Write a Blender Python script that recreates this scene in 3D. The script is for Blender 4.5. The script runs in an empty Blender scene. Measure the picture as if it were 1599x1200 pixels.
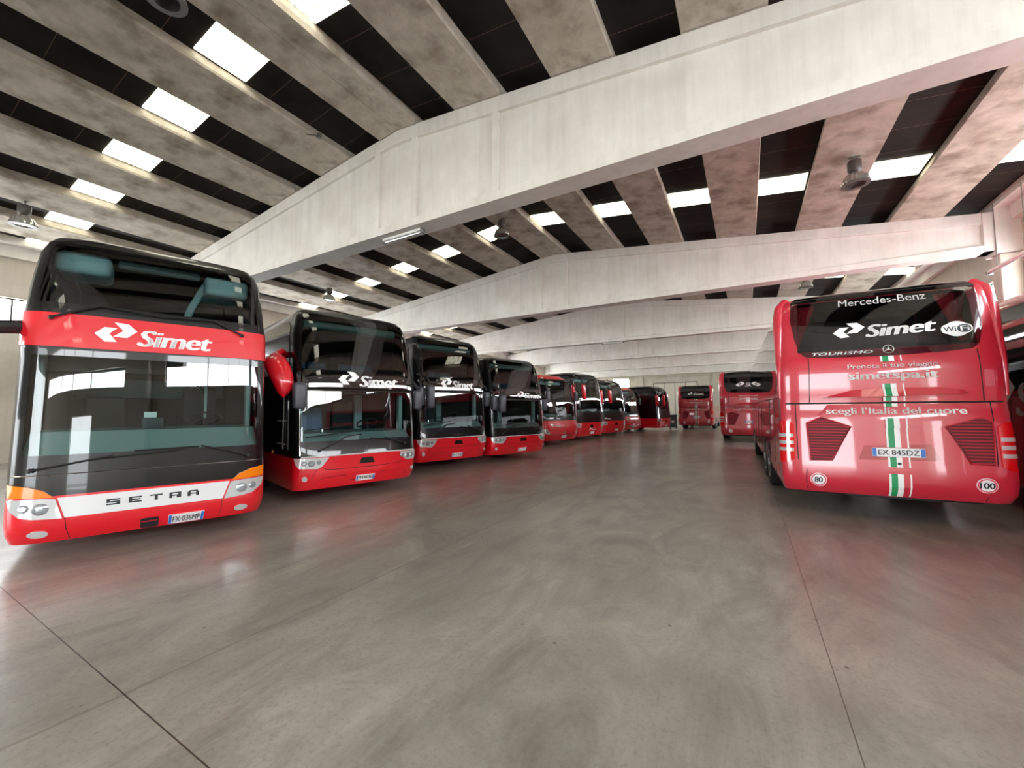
import bpy, bmesh, math, random
from mathutils import Vector, Matrix
from math import sin, cos, pi, radians

random.seed(7)
scene = bpy.context.scene
COL = scene.collection

# ------------------------------------------------------------------ camera
CAM_H, YAW, PITCH, ROLL, FPX = 1.736, 0.5216, 0.06348, -0.00665, 636.14
def make_camera():
    fw = Vector((-sin(YAW) * cos(PITCH), cos(YAW) * cos(PITCH), sin(PITCH)))
    rt = Vector((cos(YAW), sin(YAW), 0)); up = rt.cross(fw)
    r2 = cos(ROLL) * rt + sin(ROLL) * up; u2 = -sin(ROLL) * rt + cos(ROLL) * up
    cd = bpy.data.cameras.new('camera'); o = bpy.data.objects.new('camera', cd); COL.objects.link(o)
    m = Matrix((r2, u2, -fw)).transposed().to_4x4(); m.translation = Vector((0, 0, CAM_H))
    o.matrix_world = m
    cd.sensor_fit = 'HORIZONTAL'; cd.sensor_width = 36; cd.lens = FPX / 1599 * 36
    cd.clip_start = 0.05; cd.clip_end = 400
    scene.camera = o
make_camera()

# ------------------------------------------------------------------ light and exposure
SKYLIGHT_STRENGTH = 7.0
WINDOW_STRENGTH = 18.0
WORLD_STRENGTH = 10.0
scene.view_settings.view_transform = 'Standard'
scene.view_settings.look = 'None'
scene.view_settings.gamma = 1.0
scene.view_settings.use_curve_mapping = False
scene.view_settings.exposure = 0.38
world = bpy.data.worlds.new('sky'); scene.world = world
world.use_nodes = True
bgn = world.node_tree.nodes['Background']
bgn.inputs[0].default_value = (0.92, 0.97, 1.0, 1); bgn.inputs[1].default_value = WORLD_STRENGTH
scene.cycles.max_bounces = 10
scene.cycles.diffuse_bounces = 6
scene.cycles.glossy_bounces = 5
scene.cycles.transparent_max_bounces = 12
scene.cycles.sample_clamp_indirect = 8
scene.cycles.caustics_reflective = False
scene.cycles.caustics_refractive = False
scene.cycles.use_denoising = True

# ------------------------------------------------------------------ materials
def newmat(name):
    m = bpy.data.materials.new(name); m.use_nodes = True
    nt = m.node_tree; nt.nodes.clear()
    out = nt.nodes.new('ShaderNodeOutputMaterial')
    return m, nt, out
def N(nt, t, **kw):
    n = nt.nodes.new(t)
    for k, v in kw.items():
        if k in n.inputs.keys() if isinstance(k, str) else False: n.inputs[k].default_value = v
        else: setattr(n, k, v)
    return n
def srgb(r, g, b):
    f = lambda c: (c / 255 / 12.92) if c <= 10 else ((c / 255 + 0.055) / 1.055) ** 2.4
    return (f(r), f(g), f(b), 1)
def simple(name, col, rough=0.5, metal=0.0, coat=0.0, spec=0.5, noise=0.0, scale=8.0):
    m, nt, out = newmat(name)
    p = N(nt, 'ShaderNodeBsdfPrincipled')
    p.inputs['Roughness'].default_value = rough; p.inputs['Metallic'].default_value = metal
    p.inputs['Coat Weight'].default_value = coat; p.inputs['Coat Roughness'].default_value = 0.03
    p.inputs['Specular IOR Level'].default_value = spec
    if noise:
        tc = N(nt, 'ShaderNodeTexCoord'); nz = N(nt, 'ShaderNodeTexNoise'); nz.inputs['Scale'].default_value = scale
        nz.inputs['Detail'].default_value = 4
        nt.links.new(tc.outputs['Object'], nz.inputs['Vector'])
        rp = N(nt, 'ShaderNodeValToRGB'); e = rp.color_ramp.elements
        e[0].position = .3; e[1].position = .7
        e[0].color = tuple(c * (1 - noise) for c in col[:3]) + (1,); e[1].color = tuple(min(1, c * (1 + noise)) for c in col[:3]) + (1,)
        nt.links.new(nz.outputs['Fac'], rp.inputs['Fac']); nt.links.new(rp.outputs['Color'], p.inputs['Base Color'])
    else:
        p.inputs['Base Color'].default_value = col
    nt.links.new(p.outputs[0], out.inputs[0])
    return m
def glass(name, tint, rough=0.0, refl=1.0, base=0.0):
    m, nt, out = newmat(name)
    t = N(nt, 'ShaderNodeBsdfTransparent'); t.inputs[0].default_value = tint
    g = N(nt, 'ShaderNodeBsdfGlossy'); g.inputs['Roughness'].default_value = rough
    f = N(nt, 'ShaderNodeFresnel'); f.inputs['IOR'].default_value = 1.6
    mm = N(nt, 'ShaderNodeMath', operation='MULTIPLY_ADD'); mm.inputs[1].default_value = refl; mm.inputs[2].default_value = base
    mx = N(nt, 'ShaderNodeMixShader')
    nt.links.new(f.outputs[0], mm.inputs[0]); nt.links.new(mm.outputs[0], mx.inputs[0])
    nt.links.new(t.outputs[0], mx.inputs[1]); nt.links.new(g.outputs[0], mx.inputs[2]); nt.links.new(mx.outputs[0], out.inputs[0])
    return m
def ramp(nt, fac, stops):
    r = N(nt, 'ShaderNodeValToRGB'); cr = r.color_ramp
    while len(cr.elements) < len(stops): cr.elements.new(0.5)
    for e, (p, c) in zip(cr.elements, stops): e.position = p; e.color = c
    nt.links.new(fac, r.inputs['Fac']); return r.outputs['Color']
def noise_tex(nt, vec, scale, detail=5, rough=0.6, mapscale=None):
    n = N(nt, 'ShaderNodeTexNoise'); n.inputs['Scale'].default_value = scale; n.inputs['Detail'].default_value = detail
    n.inputs['Roughness'].default_value = rough
    if mapscale:
        mp = N(nt, 'ShaderNodeMapping'); mp.inputs['Scale'].default_value = mapscale
        nt.links.new(vec, mp.inputs['Vector']); vec = mp.outputs[0]
    nt.links.new(vec, n.inputs['Vector']); return n.outputs['Fac']
def mixc(nt, fac, a, b, mode='MIX'):
    m = N(nt, 'ShaderNodeMix', data_type='RGBA', blend_type=mode)
    if isinstance(fac, float): m.inputs[0].default_value = fac
    else: nt.links.new(fac, m.inputs[0])
    for i, c in ((6, a), (7, b)):
        if isinstance(c, tuple): m.inputs[i].default_value = c
        else: nt.links.new(c, m.inputs[i])
    return m.outputs[2]
def line_mask(nt, coord, centre, width):
    s = N(nt, 'ShaderNodeMath', operation='SUBTRACT'); nt.links.new(coord, s.inputs[0]); s.inputs[1].default_value = centre
    a = N(nt, 'ShaderNodeMath', operation='ABSOLUTE'); nt.links.new(s.outputs[0], a.inputs[0])
    l = N(nt, 'ShaderNodeMath', operation='LESS_THAN'); nt.links.new(a.outputs[0], l.inputs[0]); l.inputs[1].default_value = width
    return l.outputs[0]

def concrete(name, light, dark, streak=0.0, scale=1.2, rough=0.75, mapscale=(1, 1, 1), bump=0.15, blotch=None, bscale=0.6):
    m, nt, out = newmat(name)
    tc = N(nt, 'ShaderNodeTexCoord'); v = tc.outputs['Object']
    a = noise_tex(nt, v, scale, 6, .65, mapscale)
    c = ramp(nt, a, [(0.32, dark), (0.62, light)])
    if blotch:
        b = noise_tex(nt, v, bscale, 4, .6, mapscale)
        f = ramp(nt, b, [(0.5, (0, 0, 0, 1)), (0.72, (1, 1, 1, 1))])
        c = mixc(nt, f, c, blotch)
    if streak:
        s = noise_tex(nt, v, 3.0, 4, .6, (1.6, 1.6, .12))
        f = ramp(nt, s, [(0.45, (0, 0, 0, 1)), (0.75, (streak, streak, streak, 1))])
        c = mixc(nt, f, c, tuple(x * .62 for x in light[:3]) + (1,))
    p = N(nt, 'ShaderNodeBsdfPrincipled'); p.inputs['Roughness'].default_value = rough
    p.inputs['Specular IOR Level'].default_value = 0.25
    nt.links.new(c, p.inputs['Base Color'])
    if bump:
        bn = N(nt, 'ShaderNodeBump'); bn.inputs['Strength'].default_value = bump; bn.inputs['Distance'].default_value = .01
        nt.links.new(noise_tex(nt, v, 22, 4), bn.inputs['Height']); nt.links.new(bn.outputs[0], p.inputs['Normal'])
    nt.links.new(p.outputs[0], out.inputs[0])
    return m

def floor_material():
    m, nt, out = newmat('polished_concrete_floor')
    tc = N(nt, 'ShaderNodeTexCoord'); v = tc.outputs['Object']
    sp = N(nt, 'ShaderNodeSeparateXYZ'); nt.links.new(v, sp.inputs[0])
    big = noise_tex(nt, v, .38, 5, .6)
    c = ramp(nt, big, [(0.28, srgb(130, 126, 119)), (0.5, srgb(160, 156, 147)), (0.72, srgb(184, 180, 169))])
    mid = noise_tex(nt, v, 2.2, 7, .7, (1, .55, 1))
    c = mixc(nt, ramp(nt, mid, [(0.25, (.5, .5, .5, 1)), (0.7, (0, 0, 0, 1))]), c, srgb(104, 97, 89))
    sw = noise_tex(nt, v, 1.3, 6, .75, (2.2, .35, 1))
    c = mixc(nt, ramp(nt, sw, [(0.48, (0, 0, 0, 1)), (0.8, (.4, .4, .4, 1))]), c, srgb(166, 160, 150))
    fine = noise_tex(nt, v, 30, 3, .7)
    c = mixc(nt, ramp(nt, fine, [(0.3, (.35, .35, .35, 1)), (0.5, (0, 0, 0, 1))]), c, srgb(98, 92, 84))
    wv = N(nt, 'ShaderNodeTexNoise'); wv.inputs['Scale'].default_value = .9; wv.inputs['Detail'].default_value = 8; wv.inputs['Roughness'].default_value = .72; wv.inputs['Distortion'].default_value = 1.4
    mpn = N(nt, 'ShaderNodeMapping'); mpn.inputs['Scale'].default_value = (1.3, .5, 1); mpn.inputs['Rotation'].default_value = (0, 0, .5)
    nt.links.new(v, mpn.inputs['Vector']); nt.links.new(mpn.outputs[0], wv.inputs['Vector'])
    c = mixc(nt, ramp(nt, wv.outputs['Fac'], [(0.35, (.6, .6, .6, 1)), (0.52, (0, 0, 0, 1))]), c, srgb(104, 98, 91))
    c = mixc(nt, ramp(nt, wv.outputs['Fac'], [(0.56, (0, 0, 0, 1)), (0.72, (.5, .5, .5, 1))]), c, srgb(196, 190, 178))
    # pale scuffs and crumbs
    cr = N(nt, 'ShaderNodeTexVoronoi'); cr.inputs['Scale'].default_value = 2.6; nt.links.new(v, cr.inputs['Vector'])
    c = mixc(nt, ramp(nt, cr.outputs['Distance'], [(0.025, (.8, .8, .8, 1)), (0.045, (0, 0, 0, 1))]), c, srgb(70, 64, 58))
    # construction joints: two along the hall, one across
    jn = noise_tex(nt, v, 4, 3)
    wob = N(nt, 'ShaderNodeMath', operation='MULTIPLY_ADD'); nt.links.new(jn, wob.inputs[0]); wob.inputs[1].default_value = .03
    nt.links.new(sp.outputs[0], wob.inputs[2])
    for coord, cen, w, col, st in ((sp.outputs[0], .43, .0035, srgb(62, 56, 52), .85), (wob.outputs[0], -3.385, .012, srgb(105, 99, 92), .55),
                                   (sp.outputs[1], 1.08, .004, srgb(50, 46, 42), .95), (sp.outputs[0], 4.3, .004, srgb(60, 55, 50), .8),
                                   (sp.outputs[1], 21.0, .012, srgb(150, 144, 134), .6)):
        mk = line_mask(nt, coord, cen, w)
        k = N(nt, 'ShaderNodeMath', operation='MULTIPLY'); nt.links.new(mk, k.inputs[0]); k.inputs[1].default_value = st
        c = mixc(nt, k.outputs[0], c, col)
    # dark oil spots
    vo = N(nt, 'ShaderNodeTexVoronoi'); vo.inputs['Scale'].default_value = .55; nt.links.new(v, vo.inputs['Vector'])
    c = mixc(nt, ramp(nt, vo.outputs['Distance'], [(0.02, (.75, .75, .75, 1)), (0.05, (0, 0, 0, 1))]), c, srgb(62, 56, 50))
    p = N(nt, 'ShaderNodeBsdfPrincipled')
    nt.links.new(c, p.inputs['Base Color'])
    rr = N(nt, 'ShaderNodeMapRange'); nt.links.new(mid, rr.inputs[0]); rr.inputs[3].default_value = .29; rr.inputs[4].default_value = .42
    nt.links.new(rr.outputs[0], p.inputs['Roughness']); p.inputs['Specular IOR Level'].default_value = .5
    p.inputs['Coat Weight'].default_value = .35; p.inputs['Coat Roughness'].default_value = .17
    bn = N(nt, 'ShaderNodeBump'); bn.inputs['Strength'].default_value = .06; bn.inputs['Distance'].default_value = .01
    nt.links.new(noise_tex(nt, v, 9, 4), bn.inputs['Height']); nt.links.new(bn.outputs[0], p.inputs['Normal'])
    nt.links.new(p.outputs[0], out.inputs[0])
    return m

def roof_panel_material():
    m, nt, out = newmat('dark_roof_panel')
    tc = N(nt, 'ShaderNodeTexCoord'); v = tc.outputs['Object']
    sp = N(nt, 'ShaderNodeSeparateXYZ'); nt.links.new(v, sp.inputs[0])
    c = ramp(nt, noise_tex(nt, v, .8, 5), [(0.35, srgb(26, 24, 22)), (0.7, srgb(46, 40, 37))])
    # lapped seams about every metre, daylight leaking through them painted as pale lines
    md = N(nt, 'ShaderNodeMath', operation='PINGPONG'); nt.links.new(sp.outputs[1], md.inputs[0]); md.inputs[1].default_value = .515
    ls = N(nt, 'ShaderNodeMath', operation='LESS_THAN'); nt.links.new(md.outputs[0], ls.inputs[0]); ls.inputs[1].default_value = .0045
    c = mixc(nt, ls.outputs[0], c, srgb(120, 96, 80))
    p = N(nt, 'ShaderNodeBsdfPrincipled'); p.inputs['Roughness'].default_value = .75; p.inputs['Specular IOR Level'].default_value = .15
    nt.links.new(c, p.inputs['Base Color']); nt.links.new(p.outputs[0], out.inputs[0])
    return m

def daylight_sheet(name, strength, col, dirty):
    """translucent sheet or window pane lit by the sky behind it"""
    m, nt, out = newmat(name)
    tc = N(nt, 'ShaderNodeTexCoord'); v = tc.outputs['Object']
    e = N(nt, 'ShaderNodeEmission'); e.inputs[1].default_value = strength
    c = col
    if dirty:
        a = noise_tex(nt, v, 2.5, 6, .7, (.5, 3, 1))
        c = ramp(nt, a, [(0.28, (.055, .055, .03, 1)), (0.42, tuple(x * .2 for x in col[:2]) + (col[2] * .14, 1)), (0.66, col)])
        w = N(nt, 'ShaderNodeTexWave', wave_type='BANDS', bands_direction='Y'); w.inputs['Scale'].default_value = 2.2
        nt.links.new(v, w.inputs['Vector'])
        c = mixc(nt, ramp(nt, w.outputs[0], [(0.0, (.35, .35, .35, 1)), (0.4, (0, 0, 0, 1))]), c, tuple(x * .3 for x in col[:3]) + (1,))
    g = N(nt, 'ShaderNodeBsdfPrincipled'); g.inputs['Base Color'].default_value = (.6, .6, .58, 1); g.inputs['Roughness'].default_value = .3
    ad = N(nt, 'ShaderNodeAddShader')
    if isinstance(c, tuple): e.inputs[0].default_value = c
    else: nt.links.new(c, e.inputs[0])
    nt.links.new(e.outputs[0], ad.inputs[0]); nt.links.new(g.outputs[0], ad.inputs[1]); nt.links.new(ad.outputs[0], out.inputs[0])
    return m

M = {}
M['red'] = simple('red_paint', srgb(226, 14, 34), .35, 0, 1.0)
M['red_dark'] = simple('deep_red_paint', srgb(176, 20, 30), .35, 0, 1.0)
M['red_rear'] = simple('rose_red_paint', srgb(204, 36, 58), .3, 0, 1.0, .6)
M['black'] = simple('black_gloss_paint', srgb(13, 13, 14), .3, 0, .6, .3)
M['blackglass'] = simple('black_tinted_glass', srgb(10, 12, 13), .03, 0, .6, .7)
M['plastic'] = simple('black_plastic', srgb(34, 34, 38), .45)
M['grey_plastic'] = simple('grey_plastic', srgb(74, 74, 82), .4)
M['louvre'] = simple('red_louvre', srgb(84, 14, 22), .6)
M['slat'] = simple('dull_red_slat', srgb(178, 44, 58), .6, 0, 0, .2)
M['rubber'] = simple('rubber', srgb(24, 24, 25), .8, noise=.2)
M['rim'] = simple('steel_rim', srgb(170, 170, 172), .35, .8)
M['chrome'] = simple('chrome', srgb(225, 225, 228), .12, 1.0)
M['silver'] = simple('silver_paint', srgb(226, 227, 229), .4, 0, .4)
M['lens'] = simple('clear_lamp_lens', srgb(215, 218, 220), .08, .35, 1.0)
M['lensdark'] = simple('lamp_bowl', srgb(168, 172, 178), .2, .5)
M['amber'] = simple('amber_lens', srgb(246, 130, 10), .15, 0, 1.0)
M['redlens'] = simple('red_lens', srgb(226, 12, 18), .1, 0, 1.0)
M['white'] = simple('white_decal', srgb(246, 246, 246), .45)
M['decalgrey'] = simple('dark_grey_decal', srgb(52, 58, 64), .45)
M['palered'] = simple('faded_red_decal', srgb(226, 90, 104), .45)
M['green'] = simple('green_decal', srgb(22, 150, 92), .45)
M['plate'] = simple('number_plate_white', srgb(238, 240, 242), .4)
M['blue'] = simple('number_plate_blue', srgb(40, 110, 200), .4)
M['ink'] = simple('plate_ink', srgb(30, 32, 38), .5)
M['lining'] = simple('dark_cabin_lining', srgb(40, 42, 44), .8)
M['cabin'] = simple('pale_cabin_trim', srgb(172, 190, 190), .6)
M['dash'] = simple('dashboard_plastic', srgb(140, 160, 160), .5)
M['bluefab'] = simple('blue_seat_fabric', srgb(104, 134, 170), .9, noise=.15, scale=40)
M['darkfab'] = simple('dark_seat_fabric', srgb(38, 40, 44), .9)
M['curtain'] = simple('red_curtain', srgb(205, 36, 52), .85)
M['glass_low'] = glass('windscreen_glass', (.66, .82, .80, 1), 0, 1.25, .01)
M['glass_up'] = glass('dark_windscreen_glass', (.56, .72, .72, 1), 0, 1.25, .01)
M['glass_vh'] = glass('smoked_windscreen_glass', (.25, .36, .34, 1), 0, 1.3, .015)
M['rearglass'] = glass('rear_window_glass', (.42, .45, .50, 1), 0, 1.2, .02)
M['girder'] = concrete('pale_girder_concrete', srgb(228, 224, 218), srgb(214, 208, 200), .35, .9, .8, (1, 1, 1), .1)
M['rib'] = concrete('stained_rib_concrete', srgb(190, 181, 168), srgb(156, 145, 131), 0, 1.6, .85, (1, 1, 1), .2, srgb(122, 110, 95), 1.1)
M['wall'] = concrete('cream_wall_concrete', srgb(206, 198, 184), srgb(188, 180, 166), .3, .8)
M['wall_dirty'] = concrete('grey_wall_concrete', srgb(168, 160, 148), srgb(140, 132, 120), .3, .8)
M['floor'] = floor_material()
M['roof'] = roof_panel_material()
M['skylight'] = daylight_sheet('translucent_skylight', SKYLIGHT_STRENGTH, (1.0, .97, .84, 1), True)
M['pane'] = daylight_sheet('daylit_window_pane', WINDOW_STRENGTH, (.92, .97, 1.0, 1), False)
M['doorpane'] = daylight_sheet('daylit_door_glazing', WINDOW_STRENGTH * .8, (.95, .98, 1.0, 1), False)
M['frame'] = simple('dark_window_frame', srgb(70, 66, 66), .5)
M['door'] = simple('cream_door_panel', srgb(214, 206, 192), .55, noise=.06, scale=2)
M['greysteel'] = simple('grey_steel', srgb(120, 116, 112), .45, .5)
M['lampgrey'] = simple('lamp_housing', srgb(92, 88, 84), .5, .3)
M['reflector'] = simple('lamp_reflector', srgb(196, 196, 190), .25, .7)
M['lampglass'] = glass('lamp_cover_glass', (.9, .93, .95, 1), .05, 1.2, .05)
M['tubewhite'] = simple('white_batten', srgb(232, 230, 226), .5)

# ------------------------------------------------------------------ mesh helpers
def obj(name, bm, mat, parent=None, smooth=35, loc=None):
    bmesh.ops.recalc_face_normals(bm, faces=bm.faces)
    me = bpy.data.meshes.new(name); bm.to_mesh(me); bm.free()
    mats = mat if isinstance(mat, (list, tuple)) else [mat]
    for k in mats: me.materials.append(M[k] if isinstance(k, str) else k)
    if smooth:
        me.shade_smooth(); me.set_sharp_from_angle(angle=radians(smooth))
    o = bpy.data.objects.new(name, me); COL.objects.link(o)
    if parent is not None: o.parent = parent
    if loc: o.location = loc
    return o
def raw(name, bm, mat, parent=None, smooth=0):
    me = bpy.data.meshes.new(name); bm.to_mesh(me); bm.free()
    mats = mat if isinstance(mat, (list, tuple)) else [mat]
    for k in mats: me.materials.append(M[k])
    if smooth: me.shade_smooth(); me.set_sharp_from_angle(angle=radians(smooth))
    o = bpy.data.objects.new(name, me); COL.objects.link(o)
    if parent is not None: o.parent = parent
    return o
def tag(o, label=None, cat=None, group=None, kind=None):
    if label: o['label'] = label
    if cat: o['category'] = cat
    if group: o['group'] = group
    if kind: o['kind'] = kind
    return o
def empty(name, loc, rz=0.0):
    o = bpy.data.objects.new(name, None); COL.objects.link(o); o.empty_display_size = .2
    o.location = loc; o.rotation_euler = (0, 0, rz); return o
def BM(): return bmesh.new()
def box(bm, x0, x1, y0, y1, z0, z1, bev=0.0, seg=2, mi=0, rot=None, piv=None):
    vs = [bm.verts.new((x, y, z)) for x in (x0, x1) for y in (y0, y1) for z in (z0, z1)]
    q = [(0, 1, 3, 2), (4, 6, 7, 5), (0, 4, 5, 1), (2, 3, 7, 6), (0, 2, 6, 4), (1, 5, 7, 3)]
    fs = [bm.faces.new([vs[i] for i in f]) for f in q]
    for f in fs: f.material_index = mi
    if rot is not None:
        p = Vector(piv if piv else ((x0 + x1) / 2, (y0 + y1) / 2, (z0 + z1) / 2))
        for v in vs: v.co = rot @ (v.co - p) + p
    if bev:
        es = list({e for f in fs for e in f.edges})
        bmesh.ops.bevel(bm, geom=es, offset=bev, segments=seg, profile=.5, affect='EDGES')
    return bm
def prism(bm, pts, a, b, axis='y', mi=0):
    """extrude a 2D outline between a and b along an axis"""
    def P(p, t): return {'y': (p[0], t, p[1]), 'x': (t, p[0], p[1]), 'z': (p[0], p[1], t)}[axis]
    lo = [bm.verts.new(P(p, a)) for p in pts]; hi = [bm.verts.new(P(p, b)) for p in pts]
    n = len(pts)
    fs = [bm.faces.new(lo[::-1]), bm.faces.new(hi)]
    for i in range(n): fs.append(bm.faces.new((lo[i], lo[(i + 1) % n], hi[(i + 1) % n], hi[i])))
    for f in fs: f.material_index = mi
    return bm
def tube(bm, pts, r, n=8, cap=True):
    pts = [Vector(p) for p in pts]; rings = []
    rr = r if isinstance(r, (list, tuple)) else [r] * len(pts)
    for i, p in enumerate(pts):
        t = (pts[min(i + 1, len(pts) - 1)] - pts[max(i - 1, 0)]).normalized()
        a = t.cross(Vector((0, 0, 1)))
        if a.length < 1e-3: a = t.cross(Vector((1, 0, 0)))
        a.normalize(); b = t.cross(a)
        rings.append([bm.verts.new(p + rr[i] * (cos(2 * pi * k / n) * a + sin(2 * pi * k / n) * b)) for k in range(n)])
    for i in range(len(rings) - 1):
        for k in range(n): bm.faces.new((rings[i][k], rings[i][(k + 1) % n], rings[i + 1][(k + 1) % n], rings[i + 1][k]))
    if cap: bm.faces.new(rings[0][::-1]); bm.faces.new(rings[-1])
    return bm
def lathe(bm, prof, n=24, c=(0, 0, 0), axis='z'):
    rings = []
    for r, h in prof:
        ring = []
        for k in range(n):
            a = 2 * pi * k / n
            p = (r * cos(a), r * sin(a), h) if axis == 'z' else ((h, r * cos(a), r * sin(a)) if axis == 'x' else (r * cos(a), h, r * sin(a)))
            ring.append(bm.verts.new((p[0] + c[0], p[1] + c[1], p[2] + c[2])))
        rings.append(ring)
    for i in range(len(rings) - 1):
        for k in range(n): bm.faces.new((rings[i][k], rings[i][(k + 1) % n], rings[i + 1][(k + 1) % n], rings[i + 1][k]))
    bm.faces.new(rings[0][::-1]); bm.faces.new(rings[-1])
    return bm
def interp(tab, z):
    if z <= tab[0][0]: return tab[0][1]
    for (a, fa), (b, fb) in zip(tab, tab[1:]):
        if z <= b: return fa + (fb - fa) * (z - a) / (b - a)
    return tab[-1][1]

# ------------------------------------------------------------------ lettering
_txt = {}
def text_mesh(s, bold=0.0, shear=0.0, spacing=1.0):
    key = (s, bold, shear, spacing)
    if key not in _txt:
        cu = bpy.data.curves.new('lettering', 'FONT'); cu.body = s; cu.size = 1.0
        cu.shear = shear; cu.space_character = spacing; cu.resolution_u = 3
        o = bpy.data.objects.new('lettering', cu); COL.objects.link(o)
        dg = bpy.context.evaluated_depsgraph_get(); dg.update()
        me = bpy.data.meshes.new_from_object(o.evaluated_get(dg))
        v = [tuple(x.co) for x in me.vertices]; f = [tuple(p.vertices) for p in me.polygons]
        bpy.data.objects.remove(o); bpy.data.curves.remove(cu); bpy.data.meshes.remove(me)
        if bold > .001:
            v0, f0, k = v, f, len(v); v, f = [], []
            for i, q in enumerate((-1, -.33, .33, 1)):
                v += [(p[0] + q * bold * .8, p[1], p[2]) for p in v0]; f += [tuple(a + i * k for a in p) for p in f0]
        x0 = min(p[0] for p in v); x1 = max(p[0] for p in v); y0 = min(p[1] for p in v); y1 = max(p[1] for p in v)
        _txt[key] = ([((p[0] - x0) / (x1 - x0), (p[1] - y0) / (y1 - y0)) for p in v], f)
    return _txt[key]
def add_text(bm, s, place, u0, u1, z0, z1, bold=0.0, shear=0.0, spacing=1.0, mi=0):
    vs, fs = text_mesh(s, bold, shear, spacing)
    nv = [bm.verts.new(place(u0 + (u1 - u0) * a, z0 + (z1 - z0) * b)) for a, b in vs]
    for f in fs:
        try: bm.faces.new([nv[i] for i in f]).material_index = mi
        except ValueError: pass
def add_poly(bm, pts, place, mi=0):
    bm.faces.new([bm.verts.new(place(*p)) for p in pts]).material_index = mi
def arrows(bm, place, u0, u1, z0, z1, mi=0):
    """the two interlocking arrow heads of the company mark"""
    T = lambda pts: [(u0 + (u1 - u0) * a, z0 + (z1 - z0) * b) for a, b in pts]
    left = [(0, .38), (.22, .72), (.52, .72), (.34, .42), (.52, .02), (.24, .0)]
    right = [(.44, 1.0), (.78, .97), (1.0, .62), (.76, .26), (.42, .27), (.66, .60)]
    for p in (left, right):
        q = T(p)
        # split each concave chevron into two convex quads
        add_poly(bm, [q[0], q[1], q[2], q[3]], place, mi) if p is left else add_poly(bm, [q[0], q[1], q[2], q[5]], place, mi)
        add_poly(bm, [q[0], q[3], q[4], q[5]], place, mi) if p is left else add_poly(bm, [q[5], q[2], q[3], q[4]], place, mi)
def company_mark(bm, place, u0, u1, z0, z1, tilt=0.0, mi=0):
    w = u1 - u0
    pl = lambda u, z: place(u, z + (u - u0) * tilt)
    arrows(bm, pl, u0, u0 + .33 * w, z0 + .10 * (z1 - z0), z1, mi)
    add_text(bm, 'Simet', pl, u0 + .33 * w, u1, z0, z0 + .76 * (z1 - z0), .05, .22, .98, mi)

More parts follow.
